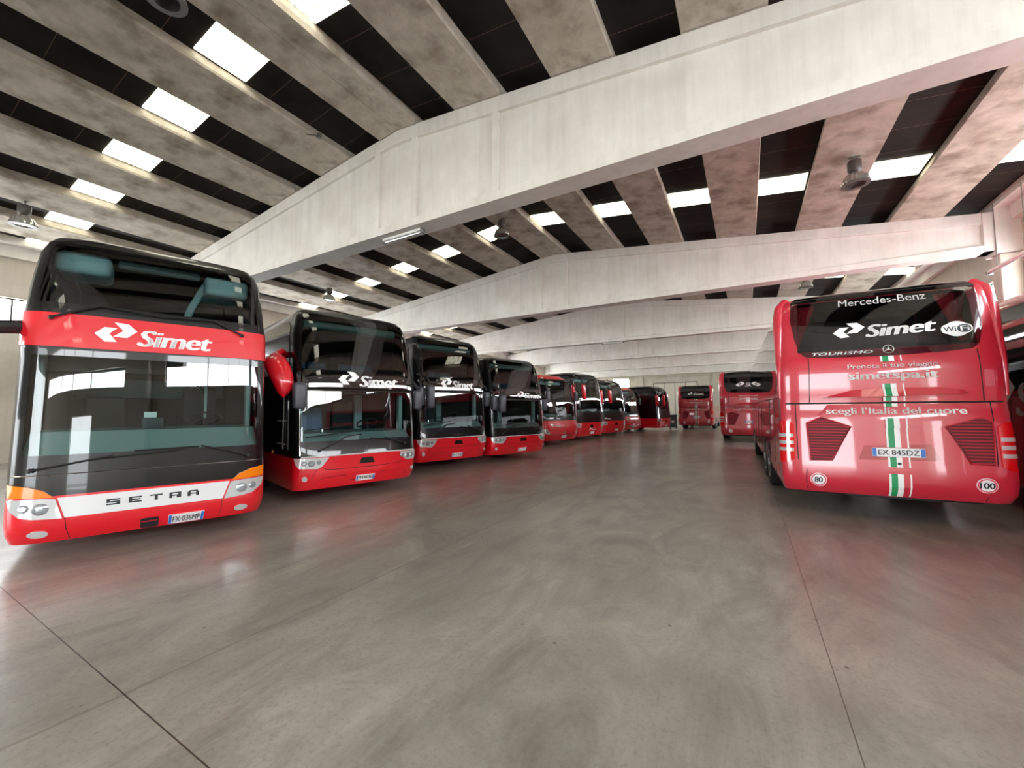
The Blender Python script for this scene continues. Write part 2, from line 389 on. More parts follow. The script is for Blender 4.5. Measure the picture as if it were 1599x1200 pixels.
# ------------------------------------------------------------------ coach shells
class Shell:
    """rounded coach outline; s runs round the front face (0 = centre) and on down both flanks"""
    def __init__(self, W, D, n, prof, dw, L, H):
        self.W, self.D, self.n, self.prof, self.dw, self.L, self.H = W, D, n, prof, dw, L, H
        pts = []
        for i in range(201):
            th = (i / 200) * pi / 2
            pts.append((W * sin(th) ** (2 / n) if th > 0 else 0.0, D * (1 - max(0.0, cos(th)) ** (2 / n))))
        self.tab = [(0.0, 0.0, 0.0)]; s = 0
        for p, q in zip(pts, pts[1:]):
            s += math.hypot(q[0] - p[0], q[1] - p[1]); self.tab.append((s, q[0], q[1]))
        self.S = s; self.SL = s + L - D
    def _xy(self, s):
        a = abs(s)
        if a >= self.S: x, y = self.W, self.D + a - self.S
        else:
            lo, hi = 0, len(self.tab) - 1
            while hi - lo > 1:
                m = (lo + hi) // 2
                if self.tab[m][0] <= a: lo = m
                else: hi = m
            p, q = self.tab[lo], self.tab[hi]; t = (a - p[0]) / max(1e-9, q[0] - p[0])
            x, y = p[1] + t * (q[1] - p[1]), p[2] + t * (q[2] - p[2])
        return (x if s >= 0 else -x), y
    def s_of(self, u):
        a = min(abs(u), self.W - 1e-4)
        for p, q in zip(self.tab, self.tab[1:]):
            if q[1] >= a:
                s = p[0] + (q[0] - p[0]) * (a - p[1]) / max(1e-9, q[1] - p[1]); break
        return s if u >= 0 else -s
    def base(self, s, z):
        x, y = self._xy(s); a = abs(s)
        f = interp(self.prof, z); fade = 1 if a <= self.S else max(0.0, 1 - (a - self.S) / 1.2)
        return Vector((x * (1 - interp(self.dw, z) / self.W), y + f * fade, z))
    def pt(self, s, z, off=0.0):
        p = self.base(s, z)
        if off:
            e = .01
            ds = self.base(s + e, z) - self.base(s - e, z); dz = self.base(s, z + e) - self.base(s, z - e)
            n = ds.cross(dz)
            if n.length > 1e-9: p = p + n.normalized() * off
        return p
    def on(self, off): return lambda u, z: self.pt(self.s_of(u), z, off)
    def side(self, sg, off): return lambda y, z: self.pt(sg * (self.S + y - self.D), z, off)
    def band(self, bm, zs, holes=(), s0=None, s1=None, step=.09, roof=False, floor=False, back=True):
        s0 = -self.SL if s0 is None else s0; s1 = self.SL if s1 is None else s1
        ss = {s0, s1}
        for h in holes: ss |= {h[0], h[1]}
        k = -self.S - .2
        while k < self.S + .2:
            if s0 < k < s1: ss.add(k)
            k += step
        k = self.S + .2
        while k < self.SL:
            for q in (k, -k):
                if s0 < q < s1: ss.add(q)
            k += .8
        ss = sorted(ss); ss = [a for i, a in enumerate(ss) if i == 0 or a - ss[i - 1] > .004 or any(abs(a - h[j]) < 1e-6 for h in holes for j in (0, 1))]
        zz = [zs[0]]
        for a, b in zip(zs, zs[1:]):
            m = max(1, int(math.ceil((b - a) / .16)))
            zz += [a + (b - a) * i / m for i in range(1, m + 1)]
        g = [[bm.verts.new(self.base(s, z)) for s in ss] for z in zz]
        for i in range(len(zz) - 1):
            for j in range(len(ss) - 1):
                ms, mz = (ss[j] + ss[j + 1]) / 2, (zz[i] + zz[i + 1]) / 2
                if any(h[0] < ms < h[1] and h[2] < mz < h[3] for h in holes): continue
                bm.faces.new((g[i][j], g[i][j + 1], g[i + 1][j + 1], g[i + 1][j]))
            if back and s0 <= -self.SL and s1 >= self.SL: bm.faces.new((g[i][-1], g[i][0], g[i + 1][0], g[i + 1][-1]))
        if roof: bm.faces.new(g[-1])
        if floor: bm.faces.new(g[0][::-1])
        return bm
    def sheet(self, bm, ss, lo, hi, off, thick=.012, nz=None, mi=0):
        """a shell that follows the coach between two edge curves"""
        n = len(ss); hmax = max(h - l for l, h in zip(lo, hi)); nz = nz or max(1, int(math.ceil(hmax / .14)))
        OF = lambda i: off if not isinstance(off, tuple) else off[0] + (off[1] - off[0]) * i / nz
        g = [[bm.verts.new(self.pt(ss[j], lo[j] + (hi[j] - lo[j]) * i / nz, OF(i))) for j in range(n)] for i in range(nz + 1)]
        fs = []
        for i in range(nz):
            for j in range(n - 1): fs.append(bm.faces.new((g[i][j], g[i][j + 1], g[i + 1][j + 1], g[i + 1][j])))
        if thick:
            b = [(0, j) for j in range(n)] + [(i, n - 1) for i in range(1, nz + 1)] + [(nz, j) for j in range(n - 2, -1, -1)] + [(i, 0) for i in range(nz - 1, 0, -1)]
            bk = []
            for i, j in b: bk.append(bm.verts.new(self.pt(ss[j], lo[j] + (hi[j] - lo[j]) * i / nz, OF(i) - thick)))
            for k in range(len(b)):
                (i, j), (i2, j2) = b[k], b[(k + 1) % len(b)]
                try: fs.append(bm.faces.new((g[i][j], g[i2][j2], bk[(k + 1) % len(b)], bk[k])))
                except ValueError: pass
        for f in fs: f.material_index = mi
        return bm
    def poly(self, bm, pts, off, thick=.012, mi=0, front=True):
        """u-monotone outline (u, z) laid on the face"""
        us = sorted({round(p[0], 5) for p in pts}); full = []
        for a, b in zip(us, us[1:]):
            m = max(1, int(math.ceil((b - a) / .07)))
            full += [a + (b - a) * i / m for i in range(m)]
        full.append(us[-1])
        lo, hi = [], []
        for u in full:
            zs = []
            for (x0, z0), (x1, z1) in zip(pts, pts[1:] + pts[:1]):
                if min(x0, x1) - 2e-5 <= u <= max(x0, x1) + 2e-5:
                    if abs(x1 - x0) < 5e-5: zs += [z0, z1]
                    else: zs.append(z0 + (z1 - z0) * min(1, max(0, (u - x0) / (x1 - x0))))
            lo.append(min(zs)); hi.append(max(zs))
        f = self.s_of if front else (lambda q: q)
        return self.sheet(bm, [f(u) for u in full], lo, hi, off, thick, mi=mi)

def rect(u0, u1, z0, z1): return [(u0, z0), (u1, z0), (u1, z1), (u0, z1)]
def rrect(u0, u1, z0, z1, r):
    P = []
    for cx, cz, a0 in ((u1 - r, z0 + r, -90), (u1 - r, z1 - r, 0), (u0 + r, z1 - r, 90), (u0 + r, z0 + r, 180)):
        for k in range(4): a = radians(a0 + 30 * k); P.append((cx + r * cos(a), cz + r * sin(a)))
    return P

def wheel_at(parent, x, y, r=.5, w=.3, side=-1):
    b = BM()
    lathe(b, [(r * .62, -w / 2), (r * .92, -w / 2), (r, -w / 2 + .04), (r, w / 2 - .04), (r * .92, w / 2), (r * .62, w / 2)], 28, (0, 0, 0), 'x')
    t = obj('wheel', b, 'rubber', parent); t.location = (x, y, r)
    b = BM(); o = side * w / 2
    lathe(b, [(r * .62, o * .99), (r * .58, o * 1.04), (r * .5, o * .7), (r * .22, o * .75), (r * .2, o * 1.12), (.02, o * 1.14)], 24, (0, 0, 0), 'x')
    obj('wheel_rim', b, 'rim', t)
def place_flat(fr, off):
    return fr.on(off)

def number_plate(parent, sh, u0, u1, z0, z1, txt, off=.02):
    b = BM(); sh.poly(b, rect(u0, u1, z0, z1), off, .02)
    p = obj('number_plate', b, 'plate', parent)
    bw = (u1 - u0) * .085
    b = BM(); sh.poly(b, rect(u0 + .004, u0 + bw, z0 + .004, z1 - .004), off + .003, .003); sh.poly(b, rect(u1 - bw, u1 - .004, z0 + .004, z1 - .004), off + .003, .003)
    obj('plate_band', b, 'blue', p)
    if txt:
        b = BM(); add_text(b, txt, sh.on(off + .005), u0 + bw * 1.35, u1 - bw * 1.3, z0 + (z1 - z0) * .2, z1 - (z1 - z0) * .2, .012, 0, 1.0)
        obj('plate_lettering', b, 'ink', p, 0)
    return p

def seat(parent, x, y, z, mat='bluefab', w=.46, h=.75, name='passenger_seat', ang=.12):
    b = BM()
    box(b, x - w / 2, x + w / 2, y, y + .46, z, z + .16, .05, 3)
    box(b, x - w / 2, x + w / 2, y + .4, y + .54, z + .08, z + h, .06, 3, rot=Matrix.Rotation(-ang, 3, 'X'))
    return obj(name, b, mat, parent)
def headrest(parent, x, y, z, mat):
    b = BM(); box(b, x - .14, x + .14, y + .42, y + .54, z, z + .2, .05, 3); return obj('headrest', b, mat, parent)
def steering_wheel(parent, x, y, z):
    b = BM(); pts = []
    R = Matrix.Rotation(radians(-28), 3, 'X')
    for k in range(25):
        a = 2 * pi * k / 24; pts.append(Vector((x, y, z)) + R @ Vector((.23 * cos(a), .23 * sin(a), 0)))
    tube(b, pts, .016, 8, False)
    for a in (0, 2.1, 4.2): tube(b, [Vector((x, y, z)), Vector((x, y, z)) + R @ Vector((.22 * cos(a), .22 * sin(a), 0))], .014, 6)
    tube(b, [Vector((x, y, z)), Vector((x, y - .1, z - .4))], .03, 8)
    return obj('steering_wheel', b, 'plastic', parent)

def wiper(parent, sh, arm, blade, off=.05):
    b = BM()
    tube(b, [sh.pt(sh.s_of(u), z, off) for u, z in arm], .014, 6)
    bmesh.ops.create_icosphere(b, subdivisions=1, radius=.03, matrix=Matrix.Translation(sh.pt(sh.s_of(arm[0][0]), arm[0][1], off - .01)))
    w = obj('wiper', b, 'plastic', parent)
    b = BM()
    m = 8; (u0, z0), (u1, z1) = blade
    tube(b, [sh.pt(sh.s_of(u0 + (u1 - u0) * i / m), z0 + (z1 - z0) * i / m, off - .02) for i in range(m + 1)], .012, 6)
    obj('wiper_blade', b, 'rubber', w)
    return w

def headlamp(parent, sh, poly, bulbs, mat='lens', off=.012):
    b = BM(); sh.poly(b, poly, off, .03)
    h = obj('headlight', b, mat, parent)
    b = BM()
    for u, z, r in bulbs:
        p = sh.pt(sh.s_of(u), z, off + .006); q = sh.pt(sh.s_of(u), z, off + .016)
        n = (q - p).normalized(); R = n.to_track_quat('Z', 'Y').to_matrix().to_4x4(); R.translation = p
        bmesh.ops.create_cone(b, cap_ends=True, segments=16, radius1=r, radius2=r * .6, depth=.02, matrix=R)
    obj('lamp_bowl', b, 'lensdark', h)
    return h
def fog_lamp(parent, sh, u, z, ru, rz, name='fog_lamp', mat='lens', off=.014):
    P = [(u + ru * cos(2 * pi * k / 14), z + rz * sin(2 * pi * k / 14)) for k in range(14)]
    b = BM(); sh.poly(b, P, off, .02); return obj(name, b, mat, parent)

def mirror(parent, path, head_c, hw, hh, hd, mat, tilt=0.0, r=.035):
    b = BM(); tube(b, path, [r * 1.2] + [r] * (len(path) - 1), 10)
    arm = obj('mirror_arm', b, 'plastic', parent)
    b = BM(); c = Vector(head_c)
    box(b, c.x - hw / 2, c.x + hw / 2, c.y - hd / 2, c.y + hd / 2, c.z - hh / 2, c.z + hh / 2, min(hw, hd) * .38, 4, rot=Matrix.Rotation(tilt, 3, 'Y'))
    for v in b.verts:   # the housing narrows to its foot
        t = (c.z - v.co.z) / hh
        v.co.x = c.x + (v.co.x - c.x) * (1 - .25 * max(0, t))
    obj('mirror_head', b, mat, arm)
    return arm

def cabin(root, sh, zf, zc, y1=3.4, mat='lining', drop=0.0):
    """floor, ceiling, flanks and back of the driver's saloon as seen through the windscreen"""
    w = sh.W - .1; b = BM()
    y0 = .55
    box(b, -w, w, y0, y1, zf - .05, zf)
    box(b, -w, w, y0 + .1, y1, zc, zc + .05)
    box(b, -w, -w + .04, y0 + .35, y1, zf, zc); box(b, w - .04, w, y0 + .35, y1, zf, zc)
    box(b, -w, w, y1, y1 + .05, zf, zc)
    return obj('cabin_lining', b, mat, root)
def dashboard(root, sh, z_front, z_top, y_back=1.1, mat='dash', w=None):
    b = BM(); n = 24; w = w or sh.W * .95
    rows = []
    for k in range(n + 1):
        u = -w + 2 * w * k / n; s = sh.s_of(u)
        p = sh.pt(s, z_front, -.05); q = sh.pt(s, z_top, -.12)
        e = 1 + .0 * u
        rows.append([p, Vector((q.x, max(q.y + .02, p.y + .18), z_top)), Vector((q.x * .98, y_back + .1, z_top + .02)), Vector((q.x * .98, y_back + .12, z_top - .5))])
    g = [[b.verts.new(c) for c in r] for r in rows]
    for a, c in zip(g, g[1:]):
        for i in range(3): b.faces.new((a[i], c[i], c[i + 1], a[i + 1]))
    return obj('dashboard', b, mat, root)

def shade_strip(): pass

# ---- red-banded double decker --------------------------------------------------------------
def double_decker(loc, rz):
    r = empty('coach', loc, rz)
    prof = [(.2, .10), (.3, .04), (.5, .0), (.9, .01), (1.0, .02), (1.4, .045), (1.8, .07), (2.2, .095), (2.5, .12), (2.55, .115), (2.75, .135), (2.95, .16), (3.03, .165), (3.4, .21), (3.75, .28), (3.93, .36), (4.04, .48), (4.11, .66), (4.14, .9)]
    dw = [(.2, .04), (.35, .0), (2.9, .02), (3.4, .06), (3.8, .11), (4.0, .18), (4.1, .28), (4.14, .42)]
    sh = Shell(1.31, .40, 5, prof, dw, 11.5, 4.14)
    lo = (-sh.s_of(1.265), sh.s_of(1.265))
    b = BM(); sh.band(b, [.2, .3, .5, .75], floor=True); obj('lower_body', b, 'red', r)
    b = BM(); sh.band(b, [.75, 1.02, 2.52, 3.03, 3.94, 4.04, 4.11, 4.14], holes=((lo[0], lo[1], 1.02, 2.52), (lo[0], lo[1], 3.03, 3.94)), roof=True)
    obj('upper_body', b, 'black', r)
    b = BM(); ss = [lo[0] + (lo[1] - lo[0]) * i / 30 for i in range(31)]
    sh.sheet(b, ss, [1.02] * 31, [2.52] * 31, .0, 0); g = raw('lower_windscreen', b, 'glass_low', r, 60)
    b = BM(); sh.sheet(b, ss, [3.03] * 31, [3.94] * 31, .0, 0); raw('upper_windscreen', b, 'glass_up', r, 60)
    # black printed borders of the two panes
    b = BM()
    e = [lo[0] + .10 * i / 3 for i in range(4)]; e2 = [lo[1] - .10 + .10 * i / 3 for i in range(4)]
    for (za, zb) in ((1.02, 2.52), (3.03, 3.94)):
        sh.sheet(b, e, [za] * 4, [zb] * 4, .002, 0); sh.sheet(b, e2, [za] * 4, [zb] * 4, .002, 0)
    sh.sheet(b, ss, [1.02] * 31, [1.23] * 31, .002, 0); sh.sheet(b, ss, [2.44] * 31, [2.52] * 31, .002, 0)
    sh.sheet(b, ss, [3.03] * 31, [3.11] * 31, .002, 0); sh.sheet(b, ss, [3.89] * 31, [3.94] * 31, .002, 0)
    raw('windscreen_border', b, 'black', r, 60)
    # red band with the mark
    e3 = sh.S + .1; ss = [-e3 + 2 * e3 * i / 44 for i in range(45)]
    b = BM(); sh.sheet(b, ss, [2.55] * 45, [2.975] * 45, .012, .02); rb = obj('red_band', b, 'red', r)
    b = BM(); company_mark(b, sh.on(.018), -.66, .58, 2.62, 2.915, 0, 0); obj('company_mark', b, 'white', rb, 0)
    # silver grille strip with lettering
    pol = [(-.87, .725), (-.80, .49), (.75, .49), (.83, .725), (.4, .725)]
    b = BM(); sh.poly(b, pol, .014, .02); gs = obj('grille_strip', b, 'silver', r)
    b = BM()
    pl = sh.on(.02)
    def blk(u, parts, w=.125, h=.075, z=.575):
        for (a0, a1, c0, c1) in parts: add_poly(b, [(u + w * a0, z + h * c0), (u + w * a1, z + h * c0), (u + w * a1, z + h * c1), (u + w * a0, z + h * c1)], pl)
    blk(-.45, [(0, 1, 0, .24), (.74, 1, .24, .44), (0, 1, .38, .62), (0, .26, .62, .76), (0, 1, .76, 1)])
    blk(-.245, [(0, 1, 0, .24), (0, .26, .24, .76), (0, 1, .76, 1), (.26, .9, .38, .62)])
    blk(-.04, [(0, 1, .76, 1), (.37, .63, 0, .76)])
    blk(.155, [(0, .26, 0, 1), (.26, 1, .76, 1), (.74, 1, .5, .76), (.26, 1, .34, .55), (.62, 1, 0, .34)])
    blk(.35, [(0, .26, 0, .8), (.74, 1, 0, .8), (.1, .9, .76, 1), (.26, .74, .32, .52)])
    obj('grille_lettering', b, 'ink', gs, 0)
    # lamps
    hl = [(-1.262, .735), (-1.24, .62), (-1.16, .53), (-1.05, .50), (-.82, .485), (-.885, .715), (-1.0, .73)]
    hr = [(1.262, .735), (1.24, .62), (1.12, .52), (1.0, .50), (.77, .485), (.845, .715), (1.0, .73)]
    headlamp(r, sh, hl, ((-1.0, .61, .075), (-1.13, .63, .05)), off=.02)
    headlamp(r, sh, hr, ((.98, .61, .075), (1.12, .63, .05)), off=.02)
    tl = [(-1.268, .91), (-1.262, .755), (-.9, .735), (-.99, .82), (-1.1, .87)]
    tr = [(1.268, .91), (1.262, .755), (.86, .735), (.95, .82), (1.1, .88)]
    for q in (tl, tr):
        b = BM(); sh.poly(b, q, .02, .03); obj('turn_signal', b, 'amber', r)
    fog_lamp(r, sh, -1.02, .315, .085, .04); fog_lamp(r, sh, .99, .315, .085, .04)
    b = BM(); sh.poly(b, rrect(-.125, .06, .215, .345, .02), .01, .02); obj('tow_cover', b, 'plastic', r)
    number_plate(r, sh, .16, .55, .225, .345, 'FX·036MP')
    b = BM()
    for a, c in ((-.80, -.775), (.75, .74)): tube(b, [sh.pt(sh.s_of(a + (c - a) * i / 4), .49 - .27 * i / 4, .002) for i in range(5)], .004, 4)
    obj('bumper_seam', b, 'plastic', r)
    b = BM(); tube(b, [sh.pt(s, 1.0, .006) for s in [lo[0] + (lo[1] - lo[0]) * i / 20 for i in range(21)]], .006, 5); obj('windscreen_trim', b, 'chrome', r)
    # wipers
    wiper(r, sh, [(-1.10, 1.06), (-.78, 1.12), (-.42, 1.19)], ((-.62, 1.15), (.28, 1.22)))
    wiper(r, sh, [(1.05, 1.08), (.8, 1.17), (.48, 1.26)], ((.46, 1.25), (-.22, 1.235)))
    wiper(r, sh, [(-1.04, 2.9), (-.8, 3.03), (-.62, 3.11)], ((-.66, 3.11), (.05, 3.05)))
    wiper(r, sh, [(.95, 2.9), (.76, 3.0), (.6, 3.08)], ((.62, 3.08), (-.02, 3.06)))
    # mirrors on arms
    mirror(r, [(-1.2, .6, 2.75), (-1.3, .35, 2.78), (-1.6, .2, 2.72), (-1.74, .1, 2.5)], (-1.76, .1, 2.1), .2, .8, .16, 'plastic', 0, .085)
    # inside, lower saloon
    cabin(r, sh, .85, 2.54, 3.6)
    dashboard(r, sh, 1.2, 1.5, 1.0)
    b = BM(); box(b, -1.17, -1.11, .55, .7, 1.3, 2.5, .02); box(b, 1.08, 1.15, .55, .72, 1.3, 2.5, .02)
    box(b, .64, .68, 1.7, 1.76, .9, 2.5, .01); obj('cabin_post', b, 'cabin', r)
    b = BM(); tube(b, [(.28, 1.7, 2.42), (.45, 1.7, 2.3), (.6, 1.7, 2.1)], .014, 6); obj('grab_rail', b, 'chrome', r)
    b = BM(); box(b, -1.1, 1.1, .62, .8, 2.28, 2.52, .03); obj('sun_blind_housing', b, 'lining', r)
    b = BM(); box(b, -1.1, 1.1, 3.3, 3.5, 2.0, 2.35, .03); obj('stair_panel', b, 'cabin', r)
    steering_wheel(r, .62, 1.28, 1.62)
    seat(r, .62, 1.75, 1.25, 'darkfab', .5, .95, 'driver_seat'); seat(r, -.62, 1.7, 1.15, 'darkfab', .5, .85)
    seat(r, -.28, 2.6, 1.15, 'darkfab', .5, .85)
    b = BM(); box(b, -.16, .08, .62, .72, 1.42, 1.66, .01); obj('dashboard_monitor', b, 'plastic', r)
    b = BM(); box(b, -.14, .0, .66, .70, 1.66, 1.74, .004); obj('dashboard_card', b, 'white', r)
    # inside, upper saloon
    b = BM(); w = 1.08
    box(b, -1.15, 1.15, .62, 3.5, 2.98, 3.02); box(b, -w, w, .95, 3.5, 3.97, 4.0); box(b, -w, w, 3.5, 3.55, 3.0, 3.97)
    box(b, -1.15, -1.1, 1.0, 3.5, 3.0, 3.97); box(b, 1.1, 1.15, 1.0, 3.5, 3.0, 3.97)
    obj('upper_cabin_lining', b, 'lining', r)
    b = BM()
    box(b, -1.1, -.55, .62, 1.3, 3.62, 3.92, .08, 3); box(b, .5, 1.08, .66, 1.5, 3.6, 3.9, .06, 3)
    box(b, -.5, .45, .8, .95, 3.84, 3.94, .03, 2)
    obj('overhead_locker', b, 'cabin', r)
    b = BM(); tube(b, [(.52, .9, 3.78), (.36, 1.05, 3.4), (.28, 1.3, 3.1)], .05, 8); obj('upper_post', b, 'cabin', r)
    for x in (-.85, -.38, .38, .85): s_ = seat(r, x, 1.0, 2.92, 'cabin', .42, .42, 'upper_seat')
    for x in (-1.285, 1.285):
        wheel_at(r, x * .94, 2.6, .5, .3, -1 if x < 0 else 1); wheel_at(r, x * .94, 8.6, .5, .3, -1 if x < 0 else 1)
    return r

# ---- black topped coach with one tall stepped face ---------------------------------------------
def black_top(loc, rz, plate_txt, mark, red_mirror=False, H=3.62, side_glass=True, seats=True):
    r = empty('coach', loc, rz)
    k = H / 3.8
    prof = [(.25, .12), (.4, .05), (.6, .01), (.88, .0), (.95, .03), (1.2, .055), (1.7, .095), (2.12, .135), (2.16, .13), (2.2, .075), (2.27, .080), (2.35, .088), (2.43, .104), (2.55, .13), (2.7, .165), (3.0, .235), (3.4, .33), (3.6, .42), (3.72, .54), (3.78, .72), (3.8, .95)]
    prof = [(z if z <= 2.2 else 2.2 + (z - 2.2) * (H - 2.2) / 1.6, f) for z, f in prof]
    dw = [(.25, .03), (.5, 0), (2.6, .02), (3.2 * k, .05), (H - .2, .1), (H - .06, .2), (H, .36)]
    sh = Shell(1.275, .36, 5, prof, dw, 12.0, H)
    g = sh.s_of(1.17); lo = (-g, g)
    zt = H - .17
    b = BM(); sh.band(b, [.25, .4, .6, .86], floor=True); obj('lower_body', b, 'red', r)
    b = BM(); sh.band(b, [.86, 1.16, 2.13, 2.2, zt, H - .08, H - .03, H], holes=((lo[0], lo[1], 1.16, 2.13), (lo[0], lo[1], 2.2, zt)), roof=True); obj('upper_body', b, 'black', r)
    ss = [lo[0] + (lo[1] - lo[0]) * i / 28 for i in range(29)]; n = 29
    b = BM(); sh.sheet(b, ss, [1.16] * n, [2.13] * n, 0, 0, nz=8); raw('lower_windscreen', b, 'glass_low', r, 60)
    b = BM(); sh.sheet(b, ss, [2.2] * n, [zt] * n, 0, 0, nz=14); raw('upper_windscreen', b, 'glass_vh', r, 60)
    b = BM(); sh.sheet(b, ss, [2.2] * n, [2.55] * n, .003, 0, nz=5); raw('windscreen_border', b, 'blackglass', r, 60)
    b = BM(); company_mark(b, sh.on(.010), *mark); obj('company_mark', b, 'white', r, 0)
    # chrome edges
    b = BM(); tube(b, [sh.pt(-g - .02, .9 + 1.25 * i / 10, .012) for i in range(11)], .014, 6); obj('pillar_trim', b, 'chrome', r); b = BM(); tube(b, [sh.pt(g + .02, .9 + 1.25 * i / 10, .012) for i in range(11)], .01, 6); obj('pillar_trim', b, 'chrome', r); b = BM()
    tube(b, [sh.pt(s, 2.16, .012) for s in ss], .008, 5)
    obj('windscreen_trim', b, 'chrome', r)
    b = BM(); c_ = [sh.pt(s, .875, .012) for s in ss]; tube(b, c_, .012, 5); obj('bonnet_trim', b, 'silver', r)
    # small maker's lettering in outline caps
    b = BM(); add_text(b, 'VAN', sh.on(.012), -.17, .02, .935, .975, 0, 0, 1.5); add_text(b, 'OOL', sh.on(.012), .11, .30, .935, .975, 0, 0, 1.5)
    for a in (.045, .08): add_poly(b, [(a, .905), (a + .012, .905), (a + .012, 1.0), (a, 1.0)], sh.on(.012))
    obj('maker_lettering', b, 'grey_plastic', r, 0)
    hl = [(-1.262, .86), (-1.24, .74), (-1.19, .67), (-.88, .645), (-.80, .70), (-.69, .85)]
    hr = [(1.262, .86), (1.24, .74), (1.19, .67), (.98, .66), (.90, .72), (.80, .85)]
    for q, s_ in ((hl, -1), (hr, 1)):
        headlamp(r, sh, q, ((s_ * 1.0, .755, .065), (s_ * .87, .77, .045), (s_ * 1.12, .76, .05)), off=.016)
    fog_lamp(r, sh, -1.1, .47, .045, .05); fog_lamp(r, sh, 1.17, .47, .035, .045)
    b = BM(); sh.poly(b, [(-.09, .675), (.24, .675), (.19, .79), (-.04, .79)], .008, .012); obj('bonnet_scoop', b, 'blackglass', r)
    number_plate(r, sh, -.13, .26, .33, .44, plate_txt)
    b = BM()
    def seam(pts): tube(b, [sh.pt(sh.s_of(u), z, .001) for u, z in pts], .006, 4)
    seam([(-.80, .66), (-.72, .615), (-.3, .60), (.3, .60), (.82, .62), (.9, .68)])
    seam([(-.90, .64), (-.96, .5), (-1.02, .27)]); seam([(1.0, .66), (1.03, .27)])
    seam([(-.95, .36), (-.78, .46), (-.35, .475), (-.22, .36), (.3, .36), (.45, .47), (.95, .47), (1.0, .36)])
    obj('bumper_seam', b, 'louvre', r)
    wiper(r, sh, [(-.86, .98), (-.55, 1.12), (-.32, 1.24), (-.05, 1.26)], ((-1.1, 1.24), (-.2, 1.33)), off=.04)
    wiper(r, sh, [(.95, 1.02), (.7, 1.1), (.45, 1.18)], ((.15, 1.17), (.95, 1.1)), off=.04)
    # mirrors: a grey one hung at the corner pillar and the kerb-side arm
    mirror(r, [(-1.1, .36, 2.5), (-1.2, .2, 2.46), (-1.27, .0, 2.38), (-1.27, -.03, 2.25)], (-1.26, -.04, 2.02), .24, .5, .2, 'grey_plastic')
    if red_mirror:
        b = BM()
        pr = [(-1.62, .42, 2.8), (-1.6, .34, 2.72), (-1.56, .22, 2.55), (-1.5, .12, 2.32), (-1.46, .08, 2.12), (-1.45, .08, 2.03)]
        rr = [.1, .23, .26, .23, .17, .06]
        rings = []
        for (x, y, z), q in zip(pr, rr): rings.append([b.verts.new((x + q * .78 * cos(2 * pi * i / 14), y + q * .62 * sin(2 * pi * i / 14), z + .05 * cos(2 * pi * i / 14))) for i in range(14)])
        for p, q in zip(rings, rings[1:]):
            for i in range(14): b.faces.new((p[i], p[(i + 1) % 14], q[(i + 1) % 14], q[i]))
        b.faces.new(rings[0][::-1]); b.faces.new(rings[-1])
        m = obj('mirror_lobe', b, 'red', r, 60)
        b = BM(); tube(b, [(-1.23, .9, 2.86), (-1.4, .62, 2.9), (-1.6, .42, 2.76)], .06, 10); obj('mirror_arm', b, 'red', m)
    else:
        mirror(r, [(-1.15, .45, 2.62), (-1.22, .12, 2.6), (-1.14, -.16, 2.5), (-1.1, -.22, 2.35)], (-1.08, -.22, 2.0), .25, .62, .22, 'grey_plastic')
    mirror(r, [(1.15, .45, 2.4), (1.3, .3, 2.4), (1.38, .22, 2.25)], (1.38, .22, 1.98), .2, .45, .16, 'grey_plastic')
    # flank glazing and doors on the visible side
    b = BM()
    pts = [(sh.S + .12, 2.55, H - .42), (sh.S + .3, 2.5, H - .3), (sh.S + 3.2, 2.5, H - .3), (sh.S + 9.5, 2.5, H - .3)]
    sh.sheet(b, [-(p[0]) for p in pts], [p[1] for p in pts], [p[2] for p in pts], .01, .015)
    pts = [(sh.S + .12, .95), (sh.S + 1.0, .95)]
    sh.sheet(b, [-p[0] for p in pts], [1.0, 1.0], [2.3, 2.3], .01, .015)
    obj('side_glazing', b, 'blackglass', r)
    b = BM()
    for z in (1.1, 1.55): tube(b, [sh.pt(-(sh.S + .25), z, .03), sh.pt(-(sh.S + .75), z, .03)], .014, 6)
    tube(b, [sh.pt(-(sh.S + .35), 1.0, .03), sh.pt(-(sh.S + .35), 2.2, .03)], .012, 6)
    obj('door_rail', b, 'greysteel', r)
    for y in (1.5, 3.6):
        b = BM(); bmesh.ops.create_icosphere(b, subdivisions=2, radius=.035, matrix=Matrix.Translation(sh.pt(-(sh.S + y - .36), .9, .0))); obj('side_marker', b, 'amber', r)
    # inside
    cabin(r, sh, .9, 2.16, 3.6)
    dashboard(r, sh, 1.1, 1.3, 1.0)
    b = BM(); box(b, -1.12, -1.03, .5, .62, 1.1, 2.1, .02); box(b, 1.05, 1.14, .48, .62, 1.1, 2.12, .02); box(b, -.75, -.5, 2.3, 2.4, 1.0, 2.15, .01); box(b, .75, .95, 2.2, 2.3, 1.0, 2.15, .01)
    obj('cabin_post', b, 'cabin', r)
    b = BM(); tube(b, [(-1.05, .6, 1.34), (-.6, .62, 1.38), (-.1, .64, 1.44), (-.05, .66, 1.44)], .014, 6); tube(b, [(-.6, .62, 1.2), (-.6, .62, 1.38)], .012, 6); obj('guard_rail', b, 'chrome', r)
    steering_wheel(r, .62, 1.2, 1.45)
    s_ = seat(r, .45, 1.75, 1.0, 'darkfab', .5, 1.0, 'driver_seat'); headrest(s_, .45, 1.75, 1.9, 'darkfab')
    if seats:
        seat(r, -.75, 1.35, .95, 'bluefab', .48, .7); seat(r, -.2, 2.0, 1.0, 'bluefab', .48, .82)
    b = BM(); box(b, -.55, -.38, 2.2, 2.3, 1.72, 2.05, .02); obj('cabin_phone', b, 'cabin', r)
    b = BM(); w = 1.05
    box(b, -1.1, 1.1, .55, 3.4, 2.17, 2.2); box(b, -w, w, 3.4, 3.45, 2.2, H - .3); box(b, -w, w, 1.1, 3.4, H - .25, H - .22)
